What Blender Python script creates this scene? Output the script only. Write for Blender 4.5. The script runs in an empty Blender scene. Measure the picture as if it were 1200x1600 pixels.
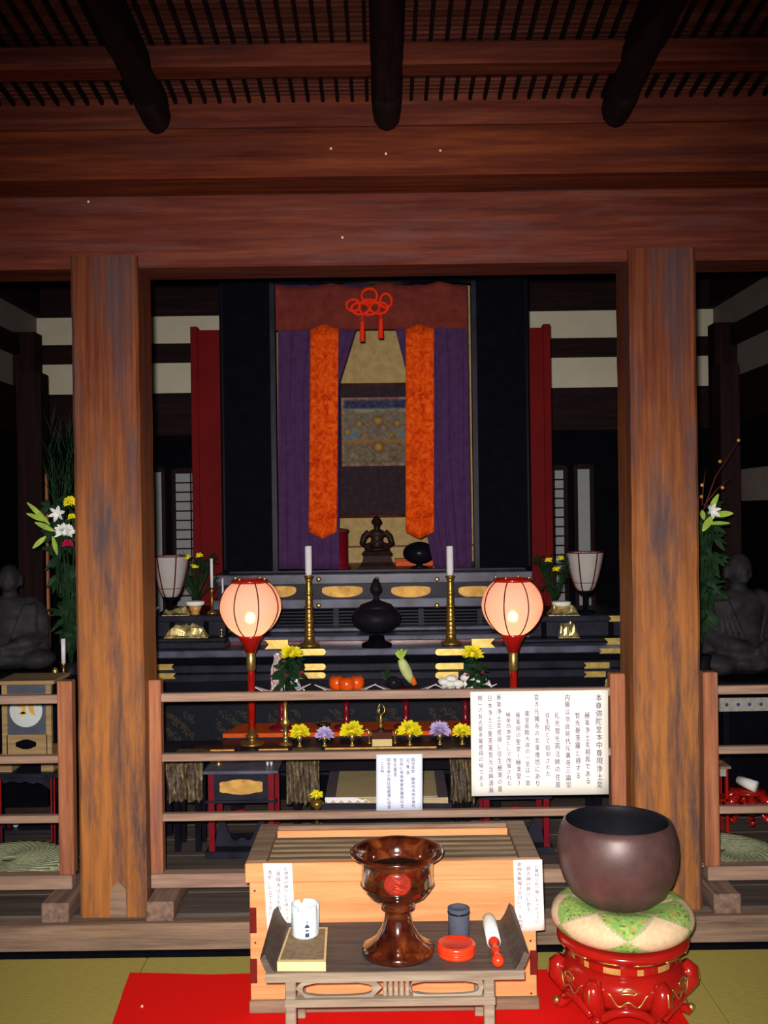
import bpy, math, random
from mathutils import Vector, Matrix
random.seed(11)
pi = math.pi
C = bpy.context.scene.collection
SC = bpy.context.scene
F, H, ROLL = 1620.0, 1.58, 0.0137

# ---------------------------------------------------------------- camera, world, lights, exposure
cd = bpy.data.cameras.new('camera'); cam = bpy.data.objects.new('camera', cd); C.objects.link(cam)
cam.location = (0, 0, H); cam.rotation_euler = (pi/2, ROLL, 0)
cd.sensor_fit = 'VERTICAL'; cd.sensor_height = 24; cd.lens = 24*F/1600; cd.clip_start = .05
SC.camera = cam
w = bpy.data.worlds.new('world'); SC.world = w; w.use_nodes = True
w.node_tree.nodes['Background'].inputs[0].default_value = (.30, .36, .75, 1)
w.node_tree.nodes['Background'].inputs[1].default_value = .018
SC.view_settings.view_transform = 'Standard'; SC.view_settings.look = 'None'
SC.view_settings.exposure = 0; SC.view_settings.gamma = 1; SC.view_settings.use_curve_mapping = False

def lamp(name, kind, loc, energy, col, **k):
    l = bpy.data.lights.new(name, kind); l.energy = energy; l.color = col
    for a, b in k.items(): setattr(l, a, b)
    o = bpy.data.objects.new(name, l); C.objects.link(o); o.location = loc
    return o
# the camera's own flash, beside and just above the lens, aimed slightly down
fl = lamp('flash', 'SPOT', (-.03, -.02, H+.055), 980, (1.0, .93, .86), shadow_soft_size=.022, spot_size=math.radians(78), spot_blend=1.0)
fl.rotation_euler = (math.radians(90-9), 0, math.radians(0))
# daylight that comes low through the open front of the hall, behind the photographer
dl = lamp('daylight', 'AREA', (.5, -2.4, 1.2), 14, (1.0, .90, .78), size=4.5, size_y=1.6, shape='RECTANGLE')
dl.rotation_euler = (math.radians(84), 0, 0)

# ---------------------------------------------------------------- materials
def nodes(name):
    m = bpy.data.materials.new(name); m.use_nodes = True
    return m, m.node_tree, m.node_tree.nodes['Principled BSDF']
def c4(c): return (c[0], c[1], c[2], 1)
def srgb(r, g, b):
    f = lambda v: (v/255/12.92) if v <= 10 else ((v/255+.055)/1.055)**2.4
    return (f(r), f(g), f(b))
def mapping(t, scale, coord='Object'):
    tc = t.nodes.new('ShaderNodeTexCoord'); mp = t.nodes.new('ShaderNodeMapping')
    mp.inputs['Scale'].default_value = scale
    t.links.new(tc.outputs[coord], mp.inputs[0]); return mp.outputs[0]
def noise(t, vec, scale, detail=5, rough=.6, dist=0.0):
    n = t.nodes.new('ShaderNodeTexNoise'); n.inputs['Scale'].default_value = scale
    n.inputs['Detail'].default_value = detail; n.inputs['Roughness'].default_value = rough
    n.inputs['Distortion'].default_value = dist
    t.links.new(vec, n.inputs['Vector']); return n.outputs['Fac']
def ramp(t, fac, stops):
    r = t.nodes.new('ShaderNodeValToRGB')
    e = r.color_ramp.elements
    while len(e) < len(stops): e.new(.5)
    for i, (p, c) in enumerate(stops): e[i].position = p; e[i].color = c4(c)
    t.links.new(fac, r.inputs[0]); return r.outputs[0]
def mixc(t, fac, a, b, mode='MIX'):
    m = t.nodes.new('ShaderNodeMix'); m.data_type = 'RGBA'; m.blend_type = mode
    if isinstance(fac, (int, float)): m.inputs[0].default_value = fac
    else: t.links.new(fac, m.inputs[0])
    for s, v in ((m.inputs[6], a), (m.inputs[7], b)):
        if isinstance(v, tuple): s.default_value = c4(v)
        else: t.links.new(v, s)
    return m.outputs[2]
def bump(t, b, fac, strength, dist=.01):
    n = t.nodes.new('ShaderNodeBump'); n.inputs['Strength'].default_value = strength; n.inputs['Distance'].default_value = dist
    t.links.new(fac, n.inputs['Height']); t.links.new(n.outputs[0], b.inputs['Normal'])
def plain(name, col, rough=.5, metal=0.0, var=.25, scale=14, bmp=.1, spec=.09, coat=0.0, emit=None, es=1.0):
    m, t, b = nodes(name)
    n = noise(t, mapping(t, (1, 1, 1)), scale)
    d = tuple(max(0, x*(1-var)) for x in col); l = tuple(min(1, x*(1+var)) for x in col)
    t.links.new(ramp(t, n, [(.3, d), (.7, l)]), b.inputs['Base Color'])
    b.inputs['Roughness'].default_value = rough; b.inputs['Metallic'].default_value = metal
    b.inputs['Specular IOR Level'].default_value = spec; b.inputs['Coat Weight'].default_value = coat
    b.inputs['Coat Roughness'].default_value = .12
    if bmp: bump(t, b, n, bmp, .004)
    if emit: b.inputs['Emission Color'].default_value = c4(emit); b.inputs['Emission Strength'].default_value = es
    return m
def wood(name, dark, mid, light, axis='z', fine=60, rough=.55, patch=None, patch_lo=.52, patch_hi=.72, spec=.07, low=None, bmp=.25, stretch=.06):
    """streaky wood, grain along the axis; patch = colour of worn spots; low = (colour, z0, z1) blended in towards the bottom, fading out upwards"""
    m, t, b = nodes(name)
    sc = {'x': (stretch, 1, 1), 'y': (1, stretch, 1), 'z': (1, 1, stretch)}[axis]
    g = noise(t, mapping(t, sc), fine, 8, .65, .12)
    col = ramp(t, g, [(.28, dark), (.5, mid), (.74, light)])
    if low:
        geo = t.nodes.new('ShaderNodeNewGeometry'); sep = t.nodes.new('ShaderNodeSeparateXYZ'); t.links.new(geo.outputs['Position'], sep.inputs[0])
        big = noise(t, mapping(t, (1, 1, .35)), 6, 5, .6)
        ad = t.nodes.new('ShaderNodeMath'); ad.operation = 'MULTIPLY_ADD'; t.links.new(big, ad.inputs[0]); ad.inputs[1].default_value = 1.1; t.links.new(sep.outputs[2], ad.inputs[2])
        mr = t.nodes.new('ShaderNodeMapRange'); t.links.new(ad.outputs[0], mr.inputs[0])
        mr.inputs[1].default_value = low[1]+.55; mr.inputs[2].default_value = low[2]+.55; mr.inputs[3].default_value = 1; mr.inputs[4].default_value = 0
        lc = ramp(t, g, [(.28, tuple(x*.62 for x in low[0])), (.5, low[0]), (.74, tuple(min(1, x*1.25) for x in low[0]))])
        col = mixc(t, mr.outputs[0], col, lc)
    if patch:
        p = noise(t, mapping(t, tuple(.13 if s < 1 else 1 for s in sc)), 11, 9, .72, .2)
        mr = t.nodes.new('ShaderNodeMapRange'); t.links.new(p, mr.inputs[0])
        mr.clamp = True; mr.inputs[1].default_value = patch_lo; mr.inputs[2].default_value = patch_hi; mr.inputs[4].default_value = .85
        col = mixc(t, mr.outputs[0], col, patch)
    t.links.new(col, b.inputs['Base Color'])
    b.inputs['Roughness'].default_value = rough; b.inputs['Specular IOR Level'].default_value = spec
    bump(t, b, g, bmp, .004)
    return m
def vcol(name, rough=.7, fine=90, amt=.25):
    m, t, b = nodes(name)
    a = t.nodes.new('ShaderNodeAttribute'); a.attribute_name = 'Col'
    n = noise(t, mapping(t, (1, 1, 1)), fine)
    t.links.new(mixc(t, amt, a.outputs['Color'], ramp(t, n, [(.3, (.3, .3, .3)), (.7, (1, 1, 1))]), 'MULTIPLY'), b.inputs['Base Color'])
    b.inputs['Roughness'].default_value = rough; b.inputs['Specular IOR Level'].default_value = .06
    bump(t, b, n, .2, .003)
    return m

M = {}
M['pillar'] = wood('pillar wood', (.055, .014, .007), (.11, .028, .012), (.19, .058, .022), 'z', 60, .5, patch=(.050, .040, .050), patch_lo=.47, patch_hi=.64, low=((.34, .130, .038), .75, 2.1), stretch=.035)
M['beam'] = wood('lintel wood', (.045, .010, .008), (.10, .022, .014), (.17, .045, .022), 'x', 34, .55, patch=(.10, .05, .055), patch_lo=.52, patch_hi=.75)
M['beam2'] = wood('upper lintel wood', (.045, .008, .005), (.11, .022, .010), (.20, .048, .016), 'x', 30, .5, patch=(.05, .02, .02), patch_lo=.5, patch_hi=.75)
M['ceil_cross'] = wood('ceiling beam wood', (.05, .010, .008), (.12, .026, .016), (.22, .06, .03), 'x', 30, .6, patch=(.04, .02, .02))
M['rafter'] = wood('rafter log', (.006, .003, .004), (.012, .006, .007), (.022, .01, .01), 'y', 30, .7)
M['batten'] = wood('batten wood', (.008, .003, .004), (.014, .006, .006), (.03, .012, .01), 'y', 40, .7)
M['reed'] = wood('ceiling reed', (.05, .014, .012), (.12, .035, .026), (.24, .075, .05), 'x', 25, .7, patch=(.03, .012, .014))
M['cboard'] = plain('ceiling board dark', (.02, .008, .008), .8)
M['dark_wood'] = wood('dark wood', (.007, .003, .004), (.015, .006, .007), (.028, .011, .010), 'x', 30, .6)
M['dark_post'] = wood('dark post', (.007, .003, .004), (.016, .006, .007), (.028, .010, .009), 'z', 30, .6)
M['fence'] = wood('rail wood', (.19, .115, .085), (.30, .19, .14), (.42, .28, .21), 'x', 60, .55, patch=(.24, .17, .15), patch_lo=.5, patch_hi=.8)
M['fence_post'] = wood('rail post wood', (.15, .05, .028), (.32, .12, .06), (.46, .20, .10), 'z', 40, .5, patch=(.16, .09, .09), patch_lo=.5, patch_hi=.8)
M['sill'] = wood('threshold wood', (.09, .06, .045), (.21, .14, .10), (.33, .22, .15), 'x', 44, .7, patch=(.28, .15, .05), patch_lo=.55, patch_hi=.8)
M['foot'] = wood('foot wood', (.09, .06, .05), (.20, .13, .10), (.30, .20, .14), 'y', 44, .7)
M['floor_in'] = wood('inner floor board', (.05, .04, .036), (.10, .08, .07), (.16, .125, .10), 'x', 30, .6)
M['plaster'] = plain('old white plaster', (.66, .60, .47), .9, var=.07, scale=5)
M['plaster_side'] = plain('old shaded plaster', (.24, .20, .18), .9, var=.1, scale=5)  # back wall's plaster darkened in colour for the oblique light on side walls
M['shoji'] = plain('screen paper', (.34, .36, .38), .9, var=.06)
M['black'] = plain('black lacquer', (.006, .006, .011), .25, var=.3, scale=5, bmp=.05, spec=.10)
M['navy'] = plain('bluish black lacquer board', (.018, .018, .030), .36, var=.45, scale=8, bmp=.08, spec=.08)  # bluish base carries the flash sheen of black lacquer
M['navy_hi'] = plain('lacquer edge in lit tone', (.085, .09, .14), .32, var=.5, scale=9, bmp=.05, spec=.2)  # paler blue-grey copy of the lacquer, lit streaks put into its colour
M['matte_black'] = plain('matt black board', (.003, .003, .006), .7, var=.3, spec=.02)
M['redboard'] = plain('dark red lacquer board', (.125, .003, .004), .7, var=.18, scale=4)
M['gold'] = plain('gilt metal', (.60, .43, .13), .34, .85, var=.25, scale=30)
M['goldleaf'] = plain('gold leaf', (.58, .33, .09), .55, .3, var=.35, scale=18)
M['goldpaper'] = plain('dull gold leaf board', (.46, .32, .14), .7, .0, var=.2, scale=18)
M['brass'] = plain('old brass', (.36, .21, .05), .34, .8, var=.35, scale=40)
M['purple'] = plain('purple cloth', (.060, .024, .085), .85, var=.22, scale=20, bmp=.2)
M['valance'] = plain('dark russet gauze', (.155, .026, .020), .85, var=.25, scale=16, bmp=.2)
def brocade():
    m, t, b = nodes('orange brocade')
    v = mapping(t, (1, 1, 1)); a = noise(t, v, 22, 4, .7, 1.2); n2 = noise(t, v, 120, 3)
    t.links.new(mixc(t, .3, ramp(t, a, [(.36, (.46, .030, .003)), (.5, (.72, .070, .004)), (.64, (.88, .125, .010))]), ramp(t, n2, [(.3, (.6, .5, .4)), (.7, (1, 1, 1))]), 'MULTIPLY'), b.inputs['Base Color'])
    b.inputs['Roughness'].default_value = .7; b.inputs['Specular IOR Level'].default_value = .03; bump(t, b, a, .3, .004); return m
M['brocade'] = brocade()
M['cord'] = plain('vermilion cord', (.80, .035, .008), .6, var=.15, scale=80)
M['tatami'] = None
def tatami():
    m, t, b = nodes('tatami rush')
    g = noise(t, mapping(t, (.12, 1, 1)), 260, 3, .5); q = noise(t, mapping(t, (1, 1, 1)), 3, 3)
    col = mixc(t, q, ramp(t, g, [(.3, (.30, .26, .062)), (.7, (.46, .40, .11))]), (.40, .33, .085))
    t.links.new(col, b.inputs['Base Color']); b.inputs['Roughness'].default_value = .8; b.inputs['Specular IOR Level'].default_value = .05; bump(t, b, g, .35, .003); return m
M['tatami'] = tatami()
M['redcarpet'] = plain('red felt', (.78, .008, .006), .9, var=.12, scale=220, bmp=.3)
M['boxwood'] = wood('bright cypress', (.46, .18, .06), (.68, .30, .12), (.80, .42, .19), 'x', 22, .42, spec=.5, bmp=.1, patch=(.58, .24, .07), patch_lo=.5, patch_hi=.8)
M['boxedge'] = wood('aged box edge', (.12, .07, .045), (.24, .16, .11), (.36, .26, .18), 'x', 40, .6)
M['slat'] = wood('coin grate slat', (.08, .055, .035), (.17, .12, .075), (.30, .20, .11), 'x', 40, .6)
M['joint'] = plain('dark red key joint', (.13, .012, .008), .5)
M['greywood'] = wood('greyed table wood', (.16, .12, .09), (.29, .23, .17), (.40, .33, .25), 'x', 50, .6)
M['greytop'] = wood('table top wood', (.06, .045, .04), (.10, .075, .065), (.15, .115, .09), 'x', 50, .5)
M['palewood'] = wood('pale board', (.55, .38, .16), (.75, .54, .25), (.88, .68, .36), 'x', 40, .5)
M['boardtop'] = wood('board top', (.17, .11, .06), (.25, .17, .10), (.33, .23, .14), 'z', 50, .6)
M['paper'] = plain('white paper', (.93, .90, .84), .85, var=.02, scale=3, bmp=.03)
M['paperblue'] = plain('cool white paper', (.68, .74, .90), .85, var=.02, scale=3, bmp=.03)
M['ink'] = plain('ink', (.16, .12, .20), .7, var=.1)
M['inkdark'] = plain('blue ink', (.05, .06, .14), .4, var=.1)
M['glaze'] = plain('celadon white glaze', (.66, .78, .82), .25, var=.04, spec=.6)
def iron():
    m, t, b = nodes('amber brown glaze')
    v = mapping(t, (1, 1, 1)); a = noise(t, v, 16, 5, .6, .8)
    t.links.new(ramp(t, a, [(.38, (.022, .004, .002)), (.55, (.075, .012, .004)), (.74, (.22, .055, .012))]), b.inputs['Base Color'])
    b.inputs['Roughness'].default_value = .12; b.inputs['Coat Weight'].default_value = 1; b.inputs['Specular IOR Level'].default_value = .8
    return m
M['amber'] = iron()
M['amber_red'] = plain('red crest glaze', (.24, .022, .012), .22, var=.4, scale=60)
M['ash'] = plain('ash', (.10, .07, .05), .9)
M['redlac'] = plain('red lacquer', (.34, .009, .006), .18, var=.15, scale=10, bmp=.04, spec=.4, coat=.25)
M['vermil'] = plain('vermilion lacquer', (.80, .045, .010), .25, var=.1, scale=10, bmp=.03, spec=.6)
M['bronze'] = plain('dark bronze', (.085, .040, .038), .45, .15, var=.30, scale=12, bmp=.25, spec=.6)
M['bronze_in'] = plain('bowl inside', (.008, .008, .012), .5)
M['cloth'] = vcol('patchwork brocade', .75, 60, .35)
M['paint'] = vcol('painted silk', .8, 120, .45)
M['scroll'] = plain('scroll mounting', (.035, .022, .030), .85, var=.3, scale=25)
M['wax'] = plain('white candle', (.75, .72, .80), .5, var=.04)
M['ribred'] = plain('red rib', (.10, .005, .005), .5)
M['bulb'] = plain('lit bulb', (1, .8, .3), .5, var=0, bmp=0, emit=(1, .62, .34), es=66)
def shade_lit():
    m, t, b = nodes('lantern silk')
    tr = t.nodes.new('ShaderNodeBsdfTranslucent'); tr.inputs[0].default_value = (.80, .57, .48, 1)
    df = t.nodes.new('ShaderNodeBsdfDiffuse'); df.inputs[0].default_value = (.86, .60, .52, 1)
    tp = t.nodes.new('ShaderNodeBsdfRefraction'); tp.inputs[0].default_value = (1, .9, .7, 1); tp.inputs['Roughness'].default_value = .45; tp.inputs['IOR'].default_value = 1.15
    a = t.nodes.new('ShaderNodeMixShader'); a.inputs[0].default_value = .5
    t.links.new(tr.outputs[0], a.inputs[1]); t.links.new(df.outputs[0], a.inputs[2])
    c = t.nodes.new('ShaderNodeMixShader'); c.inputs[0].default_value = .035
    t.links.new(a.outputs[0], c.inputs[1]); t.links.new(tp.outputs[0], c.inputs[2])
    t.links.new(c.outputs[0], t.nodes['Material Output'].inputs[0]); return m
M['silk'] = shade_lit()
M['silkgrey'] = plain('unlit lantern paper', (.40, .38, .37), .8, var=.08)
M['green'] = plain('leaf green', (.045, .11, .02), .5, var=.5, scale=20)
M['dkgreen'] = plain('dark leaf', (.012, .035, .014), .55, var=.5, scale=20)
M['ltgreen'] = plain('pale leaf', (.34, .50, .07), .5, var=.3, scale=20)
M['yellow'] = plain('yellow petal', (.80, .70, .02), .6, var=.2, scale=40)
M['white'] = plain('white petal', (.82, .84, .80), .6, var=.1, scale=40)
M['mauve'] = plain('mauve petal', (.52, .42, .72), .6, var=.3, scale=40)
M['carmine'] = plain('carmine petal', (.40, .01, .06), .6)
M['tomato'] = plain('ripe orange fruit', (.80, .085, .004), .25, var=.35, scale=9, bmp=.03, spec=.5)
M['daikon'] = plain('white radish', (.55, .62, .26), .5, var=.25, scale=12)
M['carrot'] = plain('carrot', (.80, .17, .01), .5)
M['aubergine'] = plain('aubergine', (.012, .010, .016), .25)
M['orange'] = plain('orange lacquer top', (.60, .085, .012), .45, var=.15)
M['painted'] = vcol('painted lotus panel', .45, 40, .5)
M['statue'] = plain('old dark bronze figure', (.026, .025, .028), .55, .0, var=.5, scale=14, bmp=.3)
M['statue_d'] = plain('dark wood figure', (.022, .010, .009), .4, .1, var=.4, scale=30)
M['gauze'] = plain('gold brocade cloth', (.16, .12, .07), .45, .35, var=.8, scale=45, bmp=.5)
M['goldcloth'] = plain('bright gold brocade', (.55, .45, .20), .3, .7, var=.7, scale=40, bmp=.5)
M['rush'] = wood('rush mat', (.34, .27, .14), (.48, .38, .21), (.58, .48, .28), 'x', 120, .8)
M['matborder'] = plain('patterned mat border', (.11, .085, .10), .8, var=.6, scale=120)
M['enza'] = plain('plaited rush', (.40, .44, .27), .8, var=.3, scale=60, bmp=.3)
M['stripe'] = plain('white brocade band', (.32, .31, .29), .8, var=.2, scale=40)
M['lampwood'] = wood('lamp box wood', (.20, .13, .06), (.34, .23, .11), (.44, .31, .16), 'x', 50, .6)
M['slate'] = plain('slate panel', (.075, .085, .12), .7, var=.15)
M['disc'] = plain('white paper disc', (.55, .60, .60), .8, var=.08)
M['emblem'] = plain('gilt emblem', (.80, .48, .10), .4, .3)
M['redstem'] = plain('crimson lacquer', (.16, .004, .012), .25, var=.15, spec=.6)
M['candy'] = plain('candy wrapper pink', (.62, .16, .14), .4, var=.3, scale=50)
M['candyblue'] = plain('candy wrapper blue', (.30, .42, .62), .4, var=.3, scale=50)
M['enamel'] = plain('sleeve white', (.72, .76, .74), .5, var=.06)
M['brownwood'] = plain('brown lacquer wood', (.085, .022, .012), .4, var=.3)
M['cream'] = plain('cream label', (.68, .56, .26), .7, var=.05)

# ---------------------------------------------------------------- geometry helpers
def at(px, py, Y):
    dx, dy = px-600, py-800
    u = dx*math.cos(ROLL)-dy*math.sin(ROLL); v = dx*math.sin(ROLL)+dy*math.cos(ROLL)
    return u*Y/F, H-v*Y/F
def X(px, py, Y): return at(px, py, Y)[0]
def Z(px, py, Y): return at(px, py, Y)[1]
def fp(px, py, z):                       # pixel -> point on the level plane z
    dx, dy = px-600, py-800
    u = dx*math.cos(ROLL)-dy*math.sin(ROLL); v = dx*math.sin(ROLL)+dy*math.cos(ROLL)
    Y = F*(H-z)/v
    return u*Y/F, Y
BASE = {}
def tag(o, label=None, cat=None, group=None, kind=None):
    if label: o['label'] = label
    if cat: o['category'] = cat
    if group: o['group'] = group
    if kind: o['kind'] = kind
    return o
def thing(name, label, cat, loc, group=None):
    o = bpy.data.objects.new(name, None); C.objects.link(o); o.location = loc; o.empty_display_size = .05
    BASE[o] = Vector(loc); return tag(o, label, cat, group)
class MB:
    def __init__(s): s.v = []; s.f = []; s.c = []; s.sm = []
    def add(s, vs, fs, smooth=False, cols=None):
        n = len(s.v); s.v += [tuple(p) for p in vs]
        for i, f in enumerate(fs):
            s.f.append(tuple(n+k for k in f)); s.sm.append(smooth); s.c.append(cols[i] if cols else (1, 1, 1))
        return s
    def box(s, x0, x1, y0, y1, z0, z1, b=0.0):
        if b <= 0:
            vs = [(x, y, z) for z in (z0, z1) for y in (y0, y1) for x in (x0, x1)]
            return s.add(vs, [(0, 2, 3, 1), (4, 5, 7, 6), (0, 1, 5, 4), (2, 6, 7, 3), (0, 4, 6, 2), (1, 3, 7, 5)])
        # chamfered box
        vs = []; idx = {}
        def P(x, y, z):
            k = (round(x, 6), round(y, 6), round(z, 6))
            if k not in idx: idx[k] = len(vs); vs.append(k)
            return idx[k]
        X_, Y_, Z_ = (x0, x1), (y0, y1), (z0, z1); sg = (1, -1); fs = []
        def V(i, j, k, ax):
            p = [X_[i]+sg[i]*b, Y_[j]+sg[j]*b, Z_[k]+sg[k]*b]
            p[ax] = (X_, Y_, Z_)[ax][(i, j, k)[ax]]
            return P(*p)
        for k in (0, 1):
            fs.append([V(0, 0, k, 2), V(1, 0, k, 2), V(1, 1, k, 2), V(0, 1, k, 2)])
            fs.append([V(0, k, 0, 1), V(1, k, 0, 1), V(1, k, 1, 1), V(0, k, 1, 1)])
            fs.append([V(k, 0, 0, 0), V(k, 1, 0, 0), V(k, 1, 1, 0), V(k, 0, 1, 0)])
        for a in (0, 1):
            for c in (0, 1):
                fs.append([V(0, a, c, 1), V(1, a, c, 1), V(1, a, c, 2), V(0, a, c, 2)])
                fs.append([V(a, 0, c, 0), V(a, 1, c, 0), V(a, 1, c, 2), V(a, 0, c, 2)])
                fs.append([V(a, c, 0, 0), V(a, c, 1, 0), V(a, c, 1, 1), V(a, c, 0, 1)])
                for d in (0, 1): fs.append([V(a, c, d, 0), V(a, c, d, 1), V(a, c, d, 2)])
        return s.add(vs, [tuple(dict.fromkeys(f)) for f in fs])
    def lathe(s, prof, c=(0, 0, 0), n=32, colf=None, sx=1, sy=1, a0=0, caps=True):
        vs = []; fs = []; cs = []
        for r, z in prof:
            for i in range(n):
                a = a0+2*pi*i/n; vs.append((c[0]+sx*r*math.cos(a), c[1]+sy*r*math.sin(a), c[2]+z))
        m = len(prof)
        for j in range(m-1):
            for i in range(n):
                k = (i+1) % n; fs.append((j*n+i, j*n+k, (j+1)*n+k, (j+1)*n+i))
                cs.append(colf(i/n, j/(m-1)) if colf else (1, 1, 1))
        if caps:
            if prof[0][0] > 1e-5: fs.append(tuple(range(n))[::-1]); cs.append((1, 1, 1))
            if prof[-1][0] > 1e-5: fs.append(tuple((m-1)*n+i for i in range(n))); cs.append((1, 1, 1))
        return s.add(vs, fs, True, cs)
    def tube(s, pts, rad, n=8, closed=False, flat=1.0):
        pts = [Vector(p) for p in pts]; m = len(pts); vs = []; fs = []
        rad = rad if isinstance(rad, (list, tuple)) else [rad]*m
        up = Vector((0, 0, 1)); prev = None
        for i, p in enumerate(pts):
            a = pts[(i+1) % m] if (closed or i < m-1) else p; b = pts[i-1] if (closed or i > 0) else p
            d = (a-b).normalized() if (a-b).length > 1e-9 else Vector((0, 0, 1))
            if prev is None:
                q = d.cross(up if abs(d.z) < .9 else Vector((1, 0, 0))).normalized()
            else:
                q = (prev-d*prev.dot(d)).normalized()
            prev = q; r2 = d.cross(q)
            for k in range(n):
                t = 2*pi*k/n; vs.append(p+q*rad[i]*math.cos(t)+r2*rad[i]*flat*math.sin(t))
        R = m if closed else m-1
        for i in range(R):
            j = (i+1) % m
            for k in range(n):
                l = (k+1) % n; fs.append((i*n+k, i*n+l, j*n+l, j*n+k))
        if not closed: fs += [tuple(range(n))[::-1], tuple((m-1)*n+k for k in range(n))]
        return s.add(vs, fs, True)
    def ball(s, c, r, n=16, m=10):
        r = r if isinstance(r, tuple) else (r, r, r)
        prof = [(math.sin(pi*j/m), -math.cos(pi*j/m)) for j in range(m+1)]
        vs = []; fs = []
        for pr, pz in prof:
            for i in range(n):
                a = 2*pi*i/n; vs.append((c[0]+r[0]*pr*math.cos(a), c[1]+r[1]*pr*math.sin(a), c[2]+r[2]*pz))
        for j in range(m):
            for i in range(n):
                k = (i+1) % n; fs.append((j*n+i, j*n+k, (j+1)*n+k, (j+1)*n+i))
        return s.add(vs, fs, True)
    def prism(s, poly, y0, y1):          # poly in (x, z), extruded along y
        n = len(poly); vs = [(x, y0, z) for x, z in poly]+[(x, y1, z) for x, z in poly]
        fs = [tuple(range(n)), tuple(n+i for i in range(n))[::-1]]+[(i, (i+1) % n+0, n+(i+1) % n, n+i)[::-1] for i in range(n)]
        return s.add(vs, fs)
    def prismz(s, poly, z0, z1):
        n = len(poly); vs = [(x, y, z0) for x, y in poly]+[(x, y, z1) for x, y in poly]
        fs = [tuple(range(n))[::-1], tuple(n+i for i in range(n))]+[(i, (i+1) % n, n+(i+1) % n, n+i) for i in range(n)]
        return s.add(vs, fs)
    def prismx(s, poly, x0, x1):         # poly in (y, z)
        n = len(poly); vs = [(x0, y, z) for y, z in poly]+[(x1, y, z) for y, z in poly]
        fs = [tuple(range(n))[::-1], tuple(n+i for i in range(n))]+[(i, (i+1) % n, n+(i+1) % n, n+i) for i in range(n)]
        return s.add(vs, fs)
    def sheet(s, fn, nu, nv, th=0.0, colf=None, smooth=True):
        vs = [fn(i/nu, j/nv) for j in range(nv+1) for i in range(nu+1)]
        fs = []; cs = []
        for j in range(nv):
            for i in range(nu):
                a = j*(nu+1)+i; fs.append((a, a+1, a+nu+2, a+nu+1)); cs.append(colf((i+.5)/nu, (j+.5)/nv) if colf else (1, 1, 1))
        if th:
            n = len(vs); vs2 = [(x, y+th, z) for x, y, z in vs]
            b = [(f[3]+n, f[2]+n, f[1]+n, f[0]+n) for f in fs]
            edge = [j*(nu+1) for j in range(nv+1)]+[nv*(nu+1)+i for i in range(1, nu+1)]+[j*(nu+1)+nu for j in range(nv-1, -1, -1)]+[i for i in range(nu-1, 0, -1)]
            e = [(edge[k], edge[(k+1) % len(edge)], edge[(k+1) % len(edge)]+n, edge[k]+n) for k in range(len(edge))]
            s.add(vs+vs2, fs+b+e, smooth, cs+cs+[(1, 1, 1)]*len(e))
        else: s.add(vs, fs, smooth, cs)
        return s
    def build(s, name, mat, parent=None, base=None, remesh=0):
        me = bpy.data.meshes.new(name)
        off = BASE.get(parent, Vector((0, 0, 0))) if parent is not None else Vector(base or (0, 0, 0))
        me.from_pydata([(x-off.x, y-off.y, z-off.z) for x, y, z in s.v], [], s.f)
        me.polygons.foreach_set('use_smooth', s.sm)
        if any(c != (1, 1, 1) for c in s.c):
            a = me.color_attributes.new('Col', 'FLOAT_COLOR', 'CORNER'); k = 0; buf = []
            for p in me.polygons: buf += list(c4(s.c[p.index]))*p.loop_total
            a.data.foreach_set('color', buf)
        import bmesh
        b = bmesh.new(); b.from_mesh(me); bmesh.ops.recalc_face_normals(b, faces=b.faces); b.to_mesh(me); b.free()
        me.materials.append(M[mat]); me.validate()
        o = bpy.data.objects.new(name, me); C.objects.link(o)
        if remesh:
            md = o.modifiers.new('r', 'REMESH'); md.mode = 'VOXEL'; md.voxel_size = remesh; md.use_smooth_shade = True
            sm = o.modifiers.new('s', 'SMOOTH'); sm.iterations = 2; sm.factor = .5
            dg = bpy.context.evaluated_depsgraph_get()
            m2 = bpy.data.meshes.new_from_object(o.evaluated_get(dg)); o.modifiers.clear(); o.data = m2
            m2.polygons.foreach_set('use_smooth', [True]*len(m2.polygons))
            if not m2.materials: m2.materials.append(M[mat])
        if parent is not None: o.parent = parent
        else: o.location = off
        BASE[o] = off; return o
def copy_tree(o, parent=None):
    c = o.copy(); C.objects.link(c); c.parent = parent; BASE[c] = BASE[o]
    for ch in [k for k in ALLCH.get(o.name, [])] or list(o.children): copy_tree(ch, c)
    return c
ALLCH = {}
def place(o, loc, label=None, rz=None, sc=None):
    o.location = loc
    if label: o['label'] = label
    if rz is not None: o.rotation_euler[2] = rz
    if sc is not None: o.scale = (sc,)*3
    return o
def struct(o): o['kind'] = 'structure'; return o

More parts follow.
